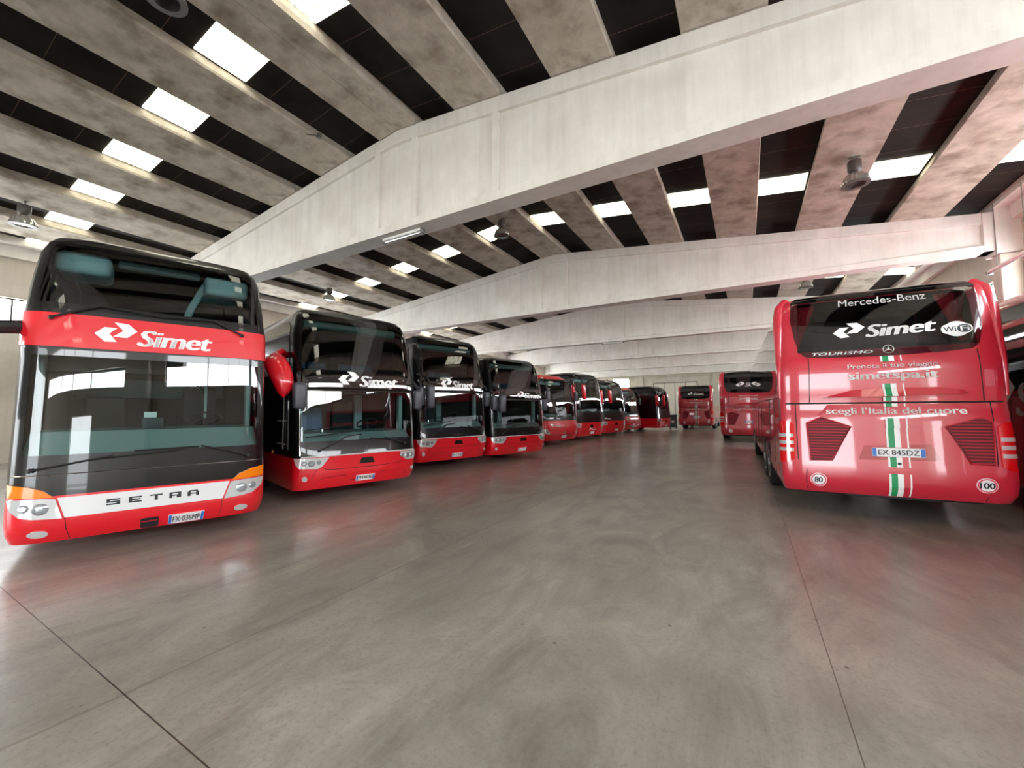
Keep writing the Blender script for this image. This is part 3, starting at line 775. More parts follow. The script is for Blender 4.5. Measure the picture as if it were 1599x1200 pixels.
    box(b, -1.12, -1.08, .9, 3.4, 2.2, H - .25); box(b, 1.08, 1.12, .9, 3.4, 2.2, H - .25)
    obj('upper_cabin_lining', b, 'lining', r)
    b = BM(); box(b, -1.02, 1.02, .62, .9, H - .42, H - .26, .05, 3); obj('upper_header', b, 'cabin', r)
    for x in (-.8, -.35, .35, .8): seat(r, x, 1.3, 2.15, 'bluefab', .42, .72, 'upper_seat')
    for sg in (-1, 1):
        wheel_at(r, sg * 1.2, 2.7, .5, .3, sg); wheel_at(r, sg * 1.2, 9.2, .5, .3, sg)
    return r

# ---- single deck fronts further down the row -----------------------------------------------------
def single_front(loc, rz, style, H=3.5, mark=None, L=12.0):
    r = empty('coach', loc, rz)
    if style == 'round':     # red nose, red brow over a raked windscreen
        prof = [(.25, .14), (.45, .04), (.7, .0), (1.0, .03), (1.3, .12), (1.6, .15), (2.0, .19), (2.4, .25), (2.8, .35), (H - .3, .52), (H - .12, .78), (H - .03, .95), (H, 1.2)]
        zg0, zg1, zr = 1.3, H - .24, 1.28
    else:                    # black band and tall glass
        prof = [(.25, .1), (.45, .03), (.7, .0), (1.0, .0), (1.5, .03), (1.9, .06), (2.3, .10), (2.8, .17), (H - .3, .28), (H - .12, .5), (H - .03, .66), (H, .9)]
        zg0, zg1, zr = 1.5, H - .12, 1.0
    dw = [(.25, .03), (.5, 0), (2.6, .02), (H - .3, .1), (H - .06, .26), (H, .42)]
    sh = Shell(1.275, .4, 4.4, prof, dw, L, H)
    g = sh.s_of(1.2)
    b = BM(); sh.band(b, [.25, .45, .7, zr], floor=True); obj('lower_body', b, 'red', r)
    up = 'red_dark' if style == 'round' else 'black'
    b = BM(); sh.band(b, [zr, zg0, zg1, H - .06, H] if zr < zg0 else [zr, zg1, H - .06, H], holes=((-g, g, zg0, zg1),), roof=True); obj('upper_body', b, up, r)
    ss = [-g + 2 * g * i / 24 for i in range(25)]; n = 25
    b = BM(); sh.sheet(b, ss, [zg0] * n, [zg1] * n, 0, 0, nz=12); raw('windscreen', b, 'glass_low', r, 60)
    if style == 'round':
        b = BM(); sh.sheet(b, ss, [H - .24] * n, [H - .05] * n, .006, .01); obj('roof_brow', b, 'red', r)
        b = BM(); e = sh.S + .1; s2 = [-e + 2 * e * i / 30 for i in range(31)]; sh.sheet(b, s2, [1.2] * 31, [1.42] * 31, .006, .01); obj('scuttle_panel', b, 'black', r)
        b = BM()   # three-pointed star in a ring
        c, R = (.05, .64), .1
        pl = sh.on(.025)
        for i in range(20):
            a, a2 = 2 * pi * i / 20, 2 * pi * (i + 1) / 20
            add_poly(b, [(c[0] + R * cos(a), c[1] + R * sin(a)), (c[0] + R * cos(a2), c[1] + R * sin(a2)), (c[0] + R * .84 * cos(a2), c[1] + R * .84 * sin(a2)), (c[0] + R * .84 * cos(a), c[1] + R * .84 * sin(a))], pl)
        for i in range(3):
            a = pi / 2 + 2 * pi * i / 3
            add_poly(b, [(c[0] + R * .9 * cos(a), c[1] + R * .9 * sin(a)), (c[0] + R * .16 * cos(a + 1.05), c[1] + R * .16 * sin(a + 1.05)), c, (c[0] + R * .16 * cos(a - 1.05), c[1] + R * .16 * sin(a - 1.05))], pl)
        obj('star_badge', b, 'chrome', r, 0)
        q1 = [(-1.25, .82), (-1.2, .6), (-.98, .55), (-.98, .66), (-1.1, .8)]; mirr = 'grey_plastic'
        b = BM(); tube(b, [sh.pt(sh.s_of(-.95 + 1.9 * i / 12), .52 + .06 * abs(i - 6) / 6, .002) for i in range(13)], .01, 4); tube(b, [sh.pt(sh.s_of(-1.2 + 2.4 * i / 12), .44, .002) for i in range(13)], .008, 4); obj('bumper_seam', b, 'louvre', r)
    else:
        q1 = [(-1.262, .98), (-1.24, .78), (-1.15, .72), (-.95, .74), (-.88, .95)]; mirr = 'red'
        b = BM(); s2 = [-g + 2 * g * i / 24 for i in range(25)]; sh.sheet(b, s2, [1.02] * 25, [1.62] * 25, .006, .01); obj('black_band', b, 'black', r)
        b = BM(); sh.poly(b, [(-.16, .72), (.16, .72), (.1, .88), (-.1, .88)], .008, .012); obj('bonnet_scoop', b, 'blackglass', r)
        b = BM(); tube(b, [sh.pt(s, 1.6 + (zg1 - 1.6) * i / 10, .012) for s in (g,) for i in range(11)], .016, 6); obj('pillar_trim', b, 'chrome', r); b = BM(); tube(b, [sh.pt(-g, 1.0 + (zg1 - 1.0) * i / 10, .012) for i in range(11)], .016, 6); obj('pillar_trim', b, 'chrome', r)
    for sg in (-1, 1): headlamp(r, sh, [(sg * u, z) for u, z in q1], ((sg * 1.08, sum(z for u, z in q1) / len(q1), .06),), off=.016)
    if mark:
        b = BM(); company_mark(b, sh.on(.022), *mark); obj('company_mark', b, 'white', r, 0)
    number_plate(r, sh, -.12, .26, .36, .48, None)
    wiper(r, sh, [(-.5, zg0 + .0), (-.2, zg0 + .08), (.1, zg0 + .1)], ((-.9, zg0 + .1), (.1, zg0 + .12)), off=.04)
    if style == 'round':
        mirror(r, [(-1.1, .75, H - .4), (-1.2, .35, H - .3), (-1.18, .1, H - .55), (-1.12, .05, H - .9)], (-1.1, .05, H - 1.15), .24, .6, .2, mirr)
        mirror(r, [(1.1, .8, H - .4), (1.25, .5, H - .3), (1.3, .3, H - .6), (1.3, .25, H - .8)], (1.3, .25, H - 1.1), .2, .5, .18, mirr)
    else:
        mirror(r, [(-1.05, .5, H - .35), (-1.15, .15, H - .28), (-1.05, -.1, H - .4), (-.95, -.16, H - .7)], (-.9, -.18, H - 1.15), .22, .85, .2, mirr, -.12)
        mirror(r, [(-1.1, .55, H - .4), (-1.3, .3, H - .4), (-1.34, .2, H - .6)], (-1.3, .2, H - 1.15), .24, .85, .22, mirr, -.08)
    cabin(r, sh, 1.0, H - .3, 3.4)
    dashboard(r, sh, zg0 - .02, zg0 + .2, 1.2)
    seat(r, .5, 1.9, 1.3, 'darkfab', .5, 1.0, 'driver_seat'); seat(r, -.6, 1.9, 1.3, 'darkfab', .5, .9)
    b = BM(); box(b, -1.0, 1.0, 1.0, 1.3, H - .5, H - .32, .04); obj('sun_blind_housing', b, 'cabin', r)
    # glazing along the flank
    b = BM(); s2 = [-(sh.S + .3), -(sh.S + 4), -(sh.SL - .3)]; sh.sheet(b, s2, [1.75] * 3, [H - .4] * 3, .01, .015); obj('side_glazing', b, 'blackglass', r)
    for sg in (-1, 1):
        wheel_at(r, sg * 1.2, 2.7, .5, .3, sg); wheel_at(r, sg * 1.2, L - 2.8, .5, .3, sg)
    return r, sh

# ---- tails facing the camera ---------------------------------------------------------------------
def coach_tail(loc, rz, full=True, stripes=True, L=12.6, badge='80', variant=0):
    r = empty('coach', loc, rz)
    H = 3.66
    prof = [(.38, .12), (.5, .03), (.78, .0), (.8, .02), (1.6, .06), (1.8, .1), (1.82, .06), (2.4, .07), (2.6, .12), (3.2, .2), (3.5, .25), (3.6, .3), (3.64, .4), (3.66, .6)]
    dw = [(.38, .05), (.55, .0), (1.6, .02), (2.6, .035), (3.3, .06), (3.55, .10), (3.63, .2), (3.66, .34)]
    sh = Shell(1.33, .26, 5.5, prof, dw, L, H)
    red = 'red_rear'
    gl = [(-1.165, 3.54), (-1.15, 3.2), (-1.10, 2.88), (-1.04, 2.66), (-.95, 2.57), (-.6, 2.545), (.09, 2.53), (.7, 2.55), (1.0, 2.58), (1.08, 2.65), (1.14, 2.88), (1.165, 3.2), (1.175, 3.54)]
    # body, leaving the rear window open
    hs = (-sh.s_of(1.06), sh.s_of(1.06), 2.66, 3.5)
    b = BM(); sh.band(b, [.38, .5, .78, 1.8, 2.4, 2.66, 3.5, 3.58, 3.63, 3.66], holes=(hs,) if full else (), floor=True, roof=True); obj('body', b, red, r)
    b = BM(); s2 = [-(1.165) + 2.34 * i / 30 for i in range(31)]
    sh.sheet(b, [sh.s_of(u) for u in s2], [3.52] * 31, [3.66] * 31, .014, .01, nz=6); obj('rear_spoiler', b, 'blackglass', r)
    if full:
        b = BM(); sh.poly(b, gl, .012, 0); raw('rear_window', b, 'rearglass', r, 60)
        b = BM(); box(b, -1.12, 1.12, .5, 2.6, 2.5, 2.54); box(b, -1.12, 1.12, .6, 2.6, 3.56, 3.6); box(b, -1.12, 1.12, 2.6, 2.64, 2.5, 3.6); box(b, -1.17, -1.13, .5, 2.6, 2.5, 3.6); box(b, 1.13, 1.17, .5, 2.6, 2.5, 3.6)
        obj('cabin_lining', b, 'lining', r)
        for sg in (-1, 1):
            b = BM()
            for k in range(6):
                t = k / 5
                tube(b, [(sg * (1.05 - .06 * k), .5, 3.5), (sg * (1.0 - .02 * k), .5, 3.1), (sg * (1.08 - .012 * k), .52, 2.75)], .035, 6)
            obj('curtain', b, 'curtain', r)
        for x in (-.85, -.42, 0, .42, .85): seat(r, x, .55, 2.42, 'darkfab', .4, .42, 'rear_seat', 0)
    else:
        b = BM(); sh.poly(b, gl, .012, .012); obj('rear_window', b, 'blackglass', r)
    # printed marks on the glass
    W_ = sh.on(.02)
    b = BM(); company_mark(b, W_, -.58, .66 if full else .72, 2.83, 3.09, .035); obj('company_mark', b, 'white', r, 0)
    if full:
        b = BM(); add_text(b, 'Mercedes-Benz', lambda u, z: W_(u, z + .0 * u), -.49, .60, 3.385, 3.495, .004, 0, 1.0); obj('maker_lettering', b, 'white', r, 0)
        b = BM(); add_text(b, 'TOURISMO', W_, -.87, -.1, 2.585, 2.635, .02, .25, 1.05); obj('model_lettering', b, 'white', r, 0)
        b = BM()
        c, R = (.085, 2.635), .068
        for i in range(24):
            a, a2 = 2 * pi * i / 24, 2 * pi * (i + 1) / 24
            add_poly(b, [(c[0] + R * cos(a), c[1] + R * sin(a)), (c[0] + R * cos(a2), c[1] + R * sin(a2)), (c[0] + R * .84 * cos(a2), c[1] + R * .84 * sin(a2)), (c[0] + R * .84 * cos(a), c[1] + R * .84 * sin(a))], W_)
        for i in range(3):
            a = pi / 2 + 2 * pi * i / 3
            add_poly(b, [(c[0] + R * .9 * cos(a), c[1] + R * .9 * sin(a)), (c[0] + R * .15 * cos(a + 1.05), c[1] + R * .15 * sin(a + 1.05)), c, (c[0] + R * .15 * cos(a - 1.05), c[1] + R * .15 * sin(a - 1.05))], W_)
        obj('star_badge', b, 'chrome', r, 0)
        # wireless badge: white blob, dark second half
        b = BM(); sh.poly(b, rrect(.70, 1.04, 2.81, 2.955, .07), .018, .006); sh.poly(b, [(.87 + .135 * cos(2 * pi * k / 20), 2.882 + .115 * sin(2 * pi * k / 20)) for k in range(20)], .0185, .006)
        wb = obj('wireless_badge', b, 'white', r)
        b = BM(); sh.poly(b, rrect(.875, 1.02, 2.825, 2.94, .05), .0205, .003); add_text(b, 'Wi', sh.on(.023), .725, .86, 2.845, 2.92, .015, 0, 1.0); obj('badge_ground', b, 'decalgrey', wb)
        b = BM(); add_text(b, 'Fi', sh.on(.024), .905, 1.0, 2.845, 2.92, .02, 0, 1.0); obj('badge_lettering', b, 'white', wb, 0)
    # slogan lettering
    b = BM()
    add_text(b, 'Prenota il tuo viaggio', W_, -.43, .61, 2.33, 2.415, .02, 0, 1.0); obj('slogan_lettering', b, 'white', r, 0); b = BM()
    add_text(b, 'simetspa.it', W_, -.43, .60, 2.135, 2.29, .045, 0, 1.0); obj('web_address_lettering', b, 'white', r, 0); b = BM()
    add_text(b, 'scegli l’Italia del cuore', sh.on(.036), -.73, .86, 1.60, 1.73, .03, 0, 1.0)
    obj('slogan_lettering', b, 'white', r, 0)
    # stripe: white-green-white-red-white
    if stripes:
        zz = [(.40, .46), (.46, .54), (.54, .80), (.82, .985 if full else 1.2), (1.13, 1.42), (1.42, 1.57), (1.74, 1.79), (1.83, 1.9), (1.906, 2.034), (2.036, 2.1), (2.44, 2.53)]
        for nm, m_, cols in (('white_stripe', 'white', ((-.025, .0), (.07, .135), (.205, .222))), ('green_stripe', 'green', ((.0, .07),)), ('red_stripe', red, ((.135, .205),))):
            b = BM()
            for a, c in cols:
                for z0, z1 in zz: sh.poly(b, rect(a, c, z0, z1), .034 if 1.5 < z1 < 1.8 else (.070, .012) if z0 == 1.906 else .012, .004)
            obj(nm, b, m_, r)
    # panel joints
    b = BM()
    def seam(pts, rad=.006):
        q = []
        for (u0, z0), (u1, z1) in zip(pts, pts[1:]):
            m = max(1, int(math.hypot(u1 - u0, z1 - z0) / .06)); q += [(u0 + (u1 - u0) * i / m, z0 + (z1 - z0) * i / m) for i in range(m)]
        q.append(pts[-1]); tube(b, [sh.pt(sh.s_of(u), z, .001) for u, z in q], rad, 4)
    seam([(-.92, 2.56), (-.925, 2.2), (-.93, 1.81)]); seam([(1.045, 2.57), (1.05, 1.83)])
    for sg in (-1, 1):
        seam([(sg * 1.12, 1.8), (sg * 1.12, 1.5), (sg * 1.11, .9), (sg * 1.06, .82), (sg * 1.0, .8)]); seam([(sg * 1.0, .8), (sg * 1.02, .4)])
    seam([(-1.0 + 2.0 * i / 14, .79) for i in range(15)]); seam([(-1.25 + 2.5 * i / 20, 1.81) for i in range(21)], .012)
    obj('panel_seam', b, 'lining', r)
    # engine hood creases
    b = BM()
    sh.poly(b, [(-.78, 1.90), (-.52, 1.97), (-.4, 2.01), (.1, 2.035), (.6, 2.03), (.84, 1.99), (.9, 1.93), (.2, 1.905)], (.062, .004), .06)
    hd = obj('hood_ridge', b, red, r)
    b = BM()
    sh.poly(b, [(-.98, 1.5), (-.82, 1.62), (-.7, 1.78), (.8, 1.78), (.92, 1.66), (1.08, 1.53), (1.0, 1.585), (.63, 1.46), (.55, 1.44), (.2, 1.44), (-.35, 1.43), (-.44, 1.45), (-.8, 1.6)], .022, .03)
    obj('hood_lip', b, red, hd)
    # louvred grilles
    for sg, pl in ((-1, [(-.985, 1.49), (-.80, 1.585), (-.43, 1.435), (-.68, .90), (-.955, .885)]), (1, [(1.105, 1.525), (1.0, 1.595), (.635, 1.45), (.85, .925), (1.085, .915)])):
        b = BM(); sh.poly(b, pl, .006, .01); gr = obj('engine_grille', b, 'louvre', r)
        b = BM(); z = .93
        while z < 1.56:
            us = []
            for (x0, z0), (x1, z1) in zip(pl, pl[1:] + pl[:1]):
                if (z0 - z) * (z1 - z) < 0: us.append(x0 + (x1 - x0) * (z - z0) / (z1 - z0))
            if len(us) >= 2 and max(us) - min(us) > .06:
                a, c = min(us) + .01, max(us) - .01
                sh.poly(b, rect(a, c, z, z + .018), .02, .02)
            z += .045
        obj('louvre_slats', b, 'slat', gr)
        b = BM(); P = [sh.pt(sh.s_of(u), z_, .016) for u, z_ in pl]; tube(b, P + [P[0]], .012, 5); obj('grille_rim', b, red, gr)
    # plate in its recess
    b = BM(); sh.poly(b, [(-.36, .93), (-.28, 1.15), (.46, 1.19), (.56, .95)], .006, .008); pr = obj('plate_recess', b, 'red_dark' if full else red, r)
    number_plate(r, sh, -.2, .39, .99, 1.12, 'EX 845DZ' if full else None, .022)
    if full: fog_lamp(r, sh, .10, .89, .022, .022, 'camera_eye', 'plastic', .02)
    # tail lamps
    for sg in (-1, 1):
        s0, s1 = sh.s_of(1.15), sh.S + .06
        ss = [sg * (s0 + (s1 - s0) * i / 8) for i in range(9)]
        b = BM(); sh.sheet(b, ss, [.90, .86] + [.84] * 7, [1.46, 1.5] + [1.52] * 7, .014, .03); tl = obj('tail_lamp', b, 'redlens', r)
        b = BM()
        s3 = [sg * (s0 + .01 + (s1 - s0 - .03) * i / 6) for i in range(7)]
        for z in (1.28, 1.165, 1.05): sh.sheet(b, s3, [z - .028] * 7, [z + .028] * 7, .022, .012)
        obj('reversing_lens', b, 'lens', tl)
    # speed discs
    if full or badge:
        for txt, u, z, rad, ring in (('80', -.86, .59, .105, 'palered'), ('100', .975, .64, .105, 'palered'))[: 2 if full else 1 + (variant == 1)]:
            C = lambda q: [(u + q * cos(2 * pi * k / 28), z + q * sin(2 * pi * k / 28)) for k in range(28)]
            b = BM(); sh.poly(b, C(rad), .012, .004); d = obj('speed_disc', b, 'white', r)
            b = BM()
            for k in range(28):
                a, a2 = 2 * pi * k / 28, 2 * pi * (k + 1) / 28
                add_poly(b, [(u + rad * .93 * cos(a), z + rad * .93 * sin(a)), (u + rad * .93 * cos(a2), z + rad * .93 * sin(a2)), (u + rad * .76 * cos(a2), z + rad * .76 * sin(a2)), (u + rad * .76 * cos(a), z + rad * .76 * sin(a))], sh.on(.016))
            obj('disc_ring', b, ring, d, 0)
            if full:
                b = BM(); w_ = .105 if len(txt) == 2 else .15
                add_text(b, txt, sh.on(.017), u - w_ / 2, u + w_ / 2, z - .042, z + .042, .035, 0, .95); obj('disc_lettering', b, 'decalgrey' if txt == '80' else 'ink', d, 0)
    # corner fins running up beside the window
    b = BM()
    for sg in (-1, 1):
        P = []; b = BM()
        for i in range(14):
            z = 1.9 + (3.62 - 1.9) * i / 13; P.append(sh.pt(sg * (sh.S - .12), z, -.01))
        tube(b, P, [.03 + .05 * min(1, i / 9) for i in range(14)], 10)
        obj('corner_fin', b, red, r, 60)
    # flanks: glazing, wheel arches, wheels, flaps
    for sg in (-1, 1):
        b = BM(); s2 = [sg * (sh.S + q) for q in (.25, .5, .8, 1.0, 1.2, 1.5, 3, 5)] + [sg * (sh.SL - .05)]
        sh.sheet(b, s2, [2.35] + [2.0] * 8, [3.42] * 9, .008, .012); obj('side_glazing', b, 'blackglass', r)
        for y in (2.9, 4.2):
            wheel_at(r, sg * 1.19, y, .5, .28, sg)
            b = BM()
            P = [(sg * 1.312, y + .62 * cos(a), .5 + .62 * sin(a)) for a in [pi * i / 14 for i in range(15)]]
            Q = [(sg * 1.312, y + .52 * cos(a), .5 + .52 * sin(a)) for a in [pi * i / 14 for i in range(15)]]
            pv = [b.verts.new(p) for p in P]; qv = [b.verts.new(p) for p in Q]; rv = [b.verts.new((p[0] - sg * .06, p[1], p[2])) for p in Q]
            for i in range(14): b.faces.new((pv[i], pv[i + 1], qv[i + 1], qv[i])); b.faces.new((qv[i], qv[i + 1], rv[i + 1], rv[i]))
            obj('wheel_arch', b, 'plastic', r)
        if L > 9.5: wheel_at(r, sg * 1.19, L - 2.8, .5, .28, sg)
        b = BM(); sh.sheet(b, [sg * (sh.S + .45), sg * (sh.S + .53)], [.62, .62], [.72, .72], .006, .01); obj('side_reflector', b, 'redlens', r)
        b = BM()
        for y in (1.0, 2.2, 5.0, 6.6, 8.2, 9.8):
            if y < L - .5: tube(b, [sh.pt(sg * (sh.S + y), .5 + 1.4 * i / 6, 0) for i in range(7)], .006, 4)
        tube(b, [sh.pt(sg * (sh.S + .2 + (L - .8) * i / 10), 1.92, .004) for i in range(11)], .008, 4)
        obj('flap_seam', b, 'lining', r)
    # under-bumper tray
    b = BM(); box(b, -1.1, 1.1, .45, 1.8, .3, .42, .03); box(b, -.5, .6, .2, .6, .33, .42, .02); obj('engine_tray', b, 'plastic', r)
    return r, sh

# ------------------------------------------------------------------ the hall
XR, ZR, SL, ZB = -7.7, 9.06, .11, 6.36       # ridge line, girder top at the ridge, fall, soffit
Y0, BAY = 7.375, 10.0
XL_, XRT = -22.35, 7.1
PITCH_RIB = 2.51
YB, YF = Y0 - 2 * BAY, Y0 + 6 * BAY           # back wall, far wall
top = lambda x: ZR - SL * (math.sqrt((x - XR) ** 2 + .12) - .346)

b = BM(); box(b, XL_ - .3, XRT + .3, YB - .3, YF + .3, -.3, 0); fl = obj('floor', b, 'floor', None, 0)
tag(fl, 'polished grey-brown concrete floor with straight joints', 'floor', None, 'structure')
b = BM(); box(b, -60, 60, YB - 80, YB - .31, -.35, -.05); og = obj('floor_yard', b, simple('pale_yard_concrete', srgb(205, 202, 196), .9), None, 0)
tag(og, 'pale concrete yard outside the open hall door', 'yard', None, 'structure')

# girders
def girder(y, has_third):
    bm = BM(); th = .55
    xs = [-22.0, -20, -18, -16, -14, -12, -10.5, -9.2, -8.6, -8.2, -7.9, -7.7, -7.5, -7.2, -6.8, -6.2, -5, -3.5, -2, 0, 2, 4, 5.4, 6.56]
    def strip(y0, y1, lo, hi):
        g = [[bm.verts.new(p) for p in ((x, y0, lo(x)), (x, y0, hi(x)), (x, y1, hi(x)), (x, y1, lo(x)))] for x in xs]
        for a, c in zip(g, g[1:]):
            for i in range(4): bm.faces.new((a[i], c[i], c[(i + 1) % 4], a[(i + 1) % 4]))
        bm.faces.new(g[0][::-1]); bm.faces.new(g[-1])
    strip(0, th, lambda x: ZB, lambda x: ZB + .2)
    strip(.2, th - .2, lambda x: ZB + .2, lambda x: ZB + .235)
    strip(.11, th - .11, lambda x: ZB + .235, lambda x: top(x) - .34)
    strip(.02, th - .02, lambda x: top(x) - .34, lambda x: top(x))
    for sx in ((-.72, .62, 3.05) if has_third else (-.72, .62)):
        x = XR + sx; box(bm, x - .085, x + .085, .025, th - .012, ZB + .2, top(x) - .1)
    for x in (-21.9, 6.46): box(bm, x - .12, x + .12, -.01, th + .01, ZB - .0, top(x))
    box(bm, 6.56, 7.1, -.06, th + .06, ZB - .1, top(6.8) + .2); box(bm, XL_, -22.0, -.06, th + .06, ZB - .1, top(-22) + .2)
    o = obj('roof_girder', bm, 'girder', None, 30); o.location = (0, y, 0)
    return o
gl_names = ['pale concrete girder spanning the hall above the camera and the open door', 'big pale concrete girder nearest, crossing above the red-banded double-decker', 'second pale concrete girder, passing over the row behind the black-topped coaches',
            'third pale concrete girder with a tube light under its ridge', 'fourth pale concrete girder counted from the entrance', 'fifth pale concrete girder counted from the entrance', 'last pale concrete girder before the folding doors']
for i in range(-1, 6):
    tag(girder(Y0 + i * BAY, i == 0), gl_names[i + 1], 'girder', None, 'structure')

# ribs along the hall, resting on the girders
def rib_mesh(ridge):
    bm = BM(); w, h, L = .64, .3, BAY - .02
    if ridge: out = [(-w, -SL * w), (-.008, -.0), (0, .03), (.008, 0), (w, -SL * w), (w + .02, .04), (w - .04, h), (-w + .04, h), (-w - .02, .04)]
    else: out = [(-w, 0), (w, 0), (w + .02, .05), (w - .04, h), (-w + .04, h), (-w - .02, .05)]
    lo = [bm.verts.new((p[0], 0, p[1])) for p in out]; hi = [bm.verts.new((p[0], L, p[1])) for p in out]
    n = len(out)
    bm.faces.new(lo[::-1]); bm.faces.new(hi)
    for i in range(n): bm.faces.new((lo[i], lo[(i + 1) % n], hi[(i + 1) % n], hi[i]))
    return bm
rib_flat = obj('roof_rib', rib_mesh(False), 'rib', None, 0); rib_ridge = obj('roof_rib', rib_mesh(True), 'rib', None, 0)
used = set()
def set_rib(src, x, y, rot, label):
    o = src if src.name not in used else src.copy()
    if src.name in used: COL.objects.link(o)
    used.add(src.name)
    o.location = (x, y, top(x) + .004); o.rotation_euler = (0, rot, 0)
    tag(o, label, 'roof rib', 'long concrete ribs under the roof', 'structure')
for i in range(-2, 6):
    for k in range(-5, 6):
        x = XR + .05 + PITCH_RIB * k
        set_rib(rib_ridge if k == 0 else rib_flat, x, Y0 + i * BAY, 0 if k == 0 else math.atan(SL) * (1 if k > 0 else -1), 'stained concrete roof rib running the length of one bay')

# dark roof sheets and skylights
b = BM()
for sg, xe in ((-1, XL_ - .3), (1, XRT + .3)):
    pts = [(XR, top(XR) + .31), (xe, top(xe) + .31), (xe, top(xe) + .36), (XR, top(XR) + .36)]
    prism(b, pts, YB - .3, YF + .3, 'y')
ce = obj('ceiling', b, 'roof', None, 0); tag(ce, 'dark lapped roof sheets between the concrete ribs', 'ceiling', None, 'structure')
b = BM(); box(b, -.615, .615, 0, 1.0, -.012, .012); sky = obj('skylight', b, 'skylight', None, 0)
first = True
for i in range(-1, 7):
    for k in range(-6, 6):
        x = XR + .05 + PITCH_RIB * (k + .5)
        if x > 6.6 or x < -21.8: continue
        o = sky if first else sky.copy()
        if not first: COL.objects.link(o)
        first = False
        o.location = (x, 3.6 + i * BAY + (.15 if i > 0 else 0), top(x) + .27); o.rotation_euler = (0, math.atan(SL) * (1 if x > XR else -1), 0)
        tag(o, 'translucent skylight panel between two concrete roof ribs', 'skylight', 'translucent skylight panels', 'structure')

# long walls: concrete below, a run of windows, a beam above, columns at every girder
def long_wall(nm, x0, x1, side, gaps=()):
    b = BM()
    spans = []
    y = YB
    for a, c in gaps: spans.append((y, a)); y = c
    spans.append((y, YF))
    for a, c in spans: box(b, x0, x1, a, c, 0, 4.7)
    for a, c in gaps: box(b, x0, x1, a, c, 3.6, 4.7)
    box(b, x0, x1, YB, YF, 5.8, 8.2)
    for i in range(8):
        y = YB + i * BAY; box(b, x0, x1, max(YB, y - .4), min(YF, y + .95), 4.7, 5.8)
    for z in (1.2, 2.4, 3.6): # panel joints stand as shallow ribs
        fx = x0 if side > 0 else x1
        for a, c in spans: box(b, fx - .012, fx + .012, a, c, z, z + .015)
    o = obj(nm, b, 'wall', None, 0)
    return tag(o, ('cream concrete wall with a high window run, behind the coach with its tail to the camera' if side > 0 else 'cream concrete wall behind the parked double-decker row'), 'wall', None, 'structure')
long_wall('wall_right', 7.1, 7.4, 1, ((-6.3, -4.5),)); long_wall('wall_left', -22.65, -22.35, -1)
for sg, x in ((1, 7.1), (-1, -22.35)):
    for i in range(0, 7):
        b = BM(); y = Y0 + (i - 1) * BAY; xa, xb = (x - .45, x) if sg > 0 else (x, x + .45)
        box(b, xa, xb, y + .02, y + .53, 0, 6.24, .015, 1)
        o = obj('column_pillar', b, 'wall', None, 0); tag(o, 'square concrete pillar carrying a girder end along the wall', 'pillar', 'pillars along the side walls', 'structure')
    b = BM(); xa, xb = (x - .55, x - .01) if sg > 0 else (x + .01, x + .55)
    box(b, xa, xb, YB, YF, 7.62, 7.95); box(b, x - .2 if sg > 0 else x + .01, x - .01 if sg > 0 else x + .2, YB, YF, 7.2, 7.62)
    o = obj('trim_1' if sg > 0 else 'trim_2', b, 'girder', None, 0); tag(o, 'concrete gutter beam along the top of the side wall', 'gutter beam', 'gutter beams at the eaves', 'structure')
def window_run(n, x, ya, yb, za, zb, panes, axis='y', label=''):
    b = BM(); t = .05
    def bx(a0, a1, z0, z1, d0, d1):
        if axis == 'y': box(b, x + d0, x + d1, a0, a1, z0, z1)
        else: box(b, a0, a1, x + d0, x + d1, z0, z1)
    bx(ya, yb, za, za + t, -.05, .05); bx(ya, yb, zb - t, zb, -.05, .05)
    for i in range(panes + 1):
        a = ya + (yb - ya) * i / panes; bx(max(ya, a - t / 2), min(yb, a + t / 2), za, zb, -.05, .05)
    f = obj('window_%d' % n, b, 'frame', None, 0); tag(f, label, 'window', 'high windows in the hall walls', 'structure')
    b = BM(); bx(ya + .01, yb - .01, za + .01, zb - .01, -.01, .01); obj('window_pane', b, 'pane', f, 0)
wn = 1
for sg, x in ((1, 7.25), (-1, -22.5)):
    for i in range(7):
        y = YB + i * BAY
        window_run(wn, x, y + .95, y + 9.6, 4.7, 5.8, 5, 'y', 'high daylit window run in the side wall of one bay'); wn += 1

# back wall with its big open door and a second opening added for light, far wall with folding doors
b = BM()
for xa, xb in ((XL_ - .3, -19), (-9, 0), (6.2, XRT + .3)): box(b, xa, xb, YB - .3, YB, 0, 10)
for xa, xb in ((-19, -9), (0, 6.2)): box(b, xa, xb, YB - .3, YB, 5.9, 10)
o = obj('wall_back', b, 'wall', None, 0); tag(o, 'cream concrete wall with a wide open vehicle door and an opening added for light', 'wall', None, 'structure')
b = BM()
box(b, XL_ - .3, XRT + .3, YF, YF + .3, 0, 10)
for x in (-20.6, -14.6, -3.95, 2.0): box(b, x - .3, x + .3, YF - .35, YF, 0, 8.5)
for z in (1.6, 3.2, 4.8, 6.4): box(b, XL_, XRT, YF - .012, YF, z, z + .03)
box(b, XL_, XRT, YF - .25, YF, 6.75, 7.0)
o = obj('wall_far', b, 'wall', None, 0); tag(o, 'cream concrete wall with folding doors at the end of the hall', 'wall', None, 'structure')
b = BM(); box(b, -12.75, -6.3, YF - .1, YF - .04, 0, 5.85); d_ = obj('door_1', b, 'frame', None, 0); tag(d_, 'cream folding doors in the end wall of the hall', 'door', None, 'structure')
for i in range(4):
    b = BM(); a = -12.65 + i * 1.57; box(b, a, a + 1.5, YF - .14, YF - .06, .05, 5.75, .01, 1); obj('door_leaf', b, 'door', d_, 0)
window_run(wn, YF - .02, -19.2, -16.6, 5.2, 6.7, 2, 'x', 'bright window high in the end wall above the far coaches'); wn += 1

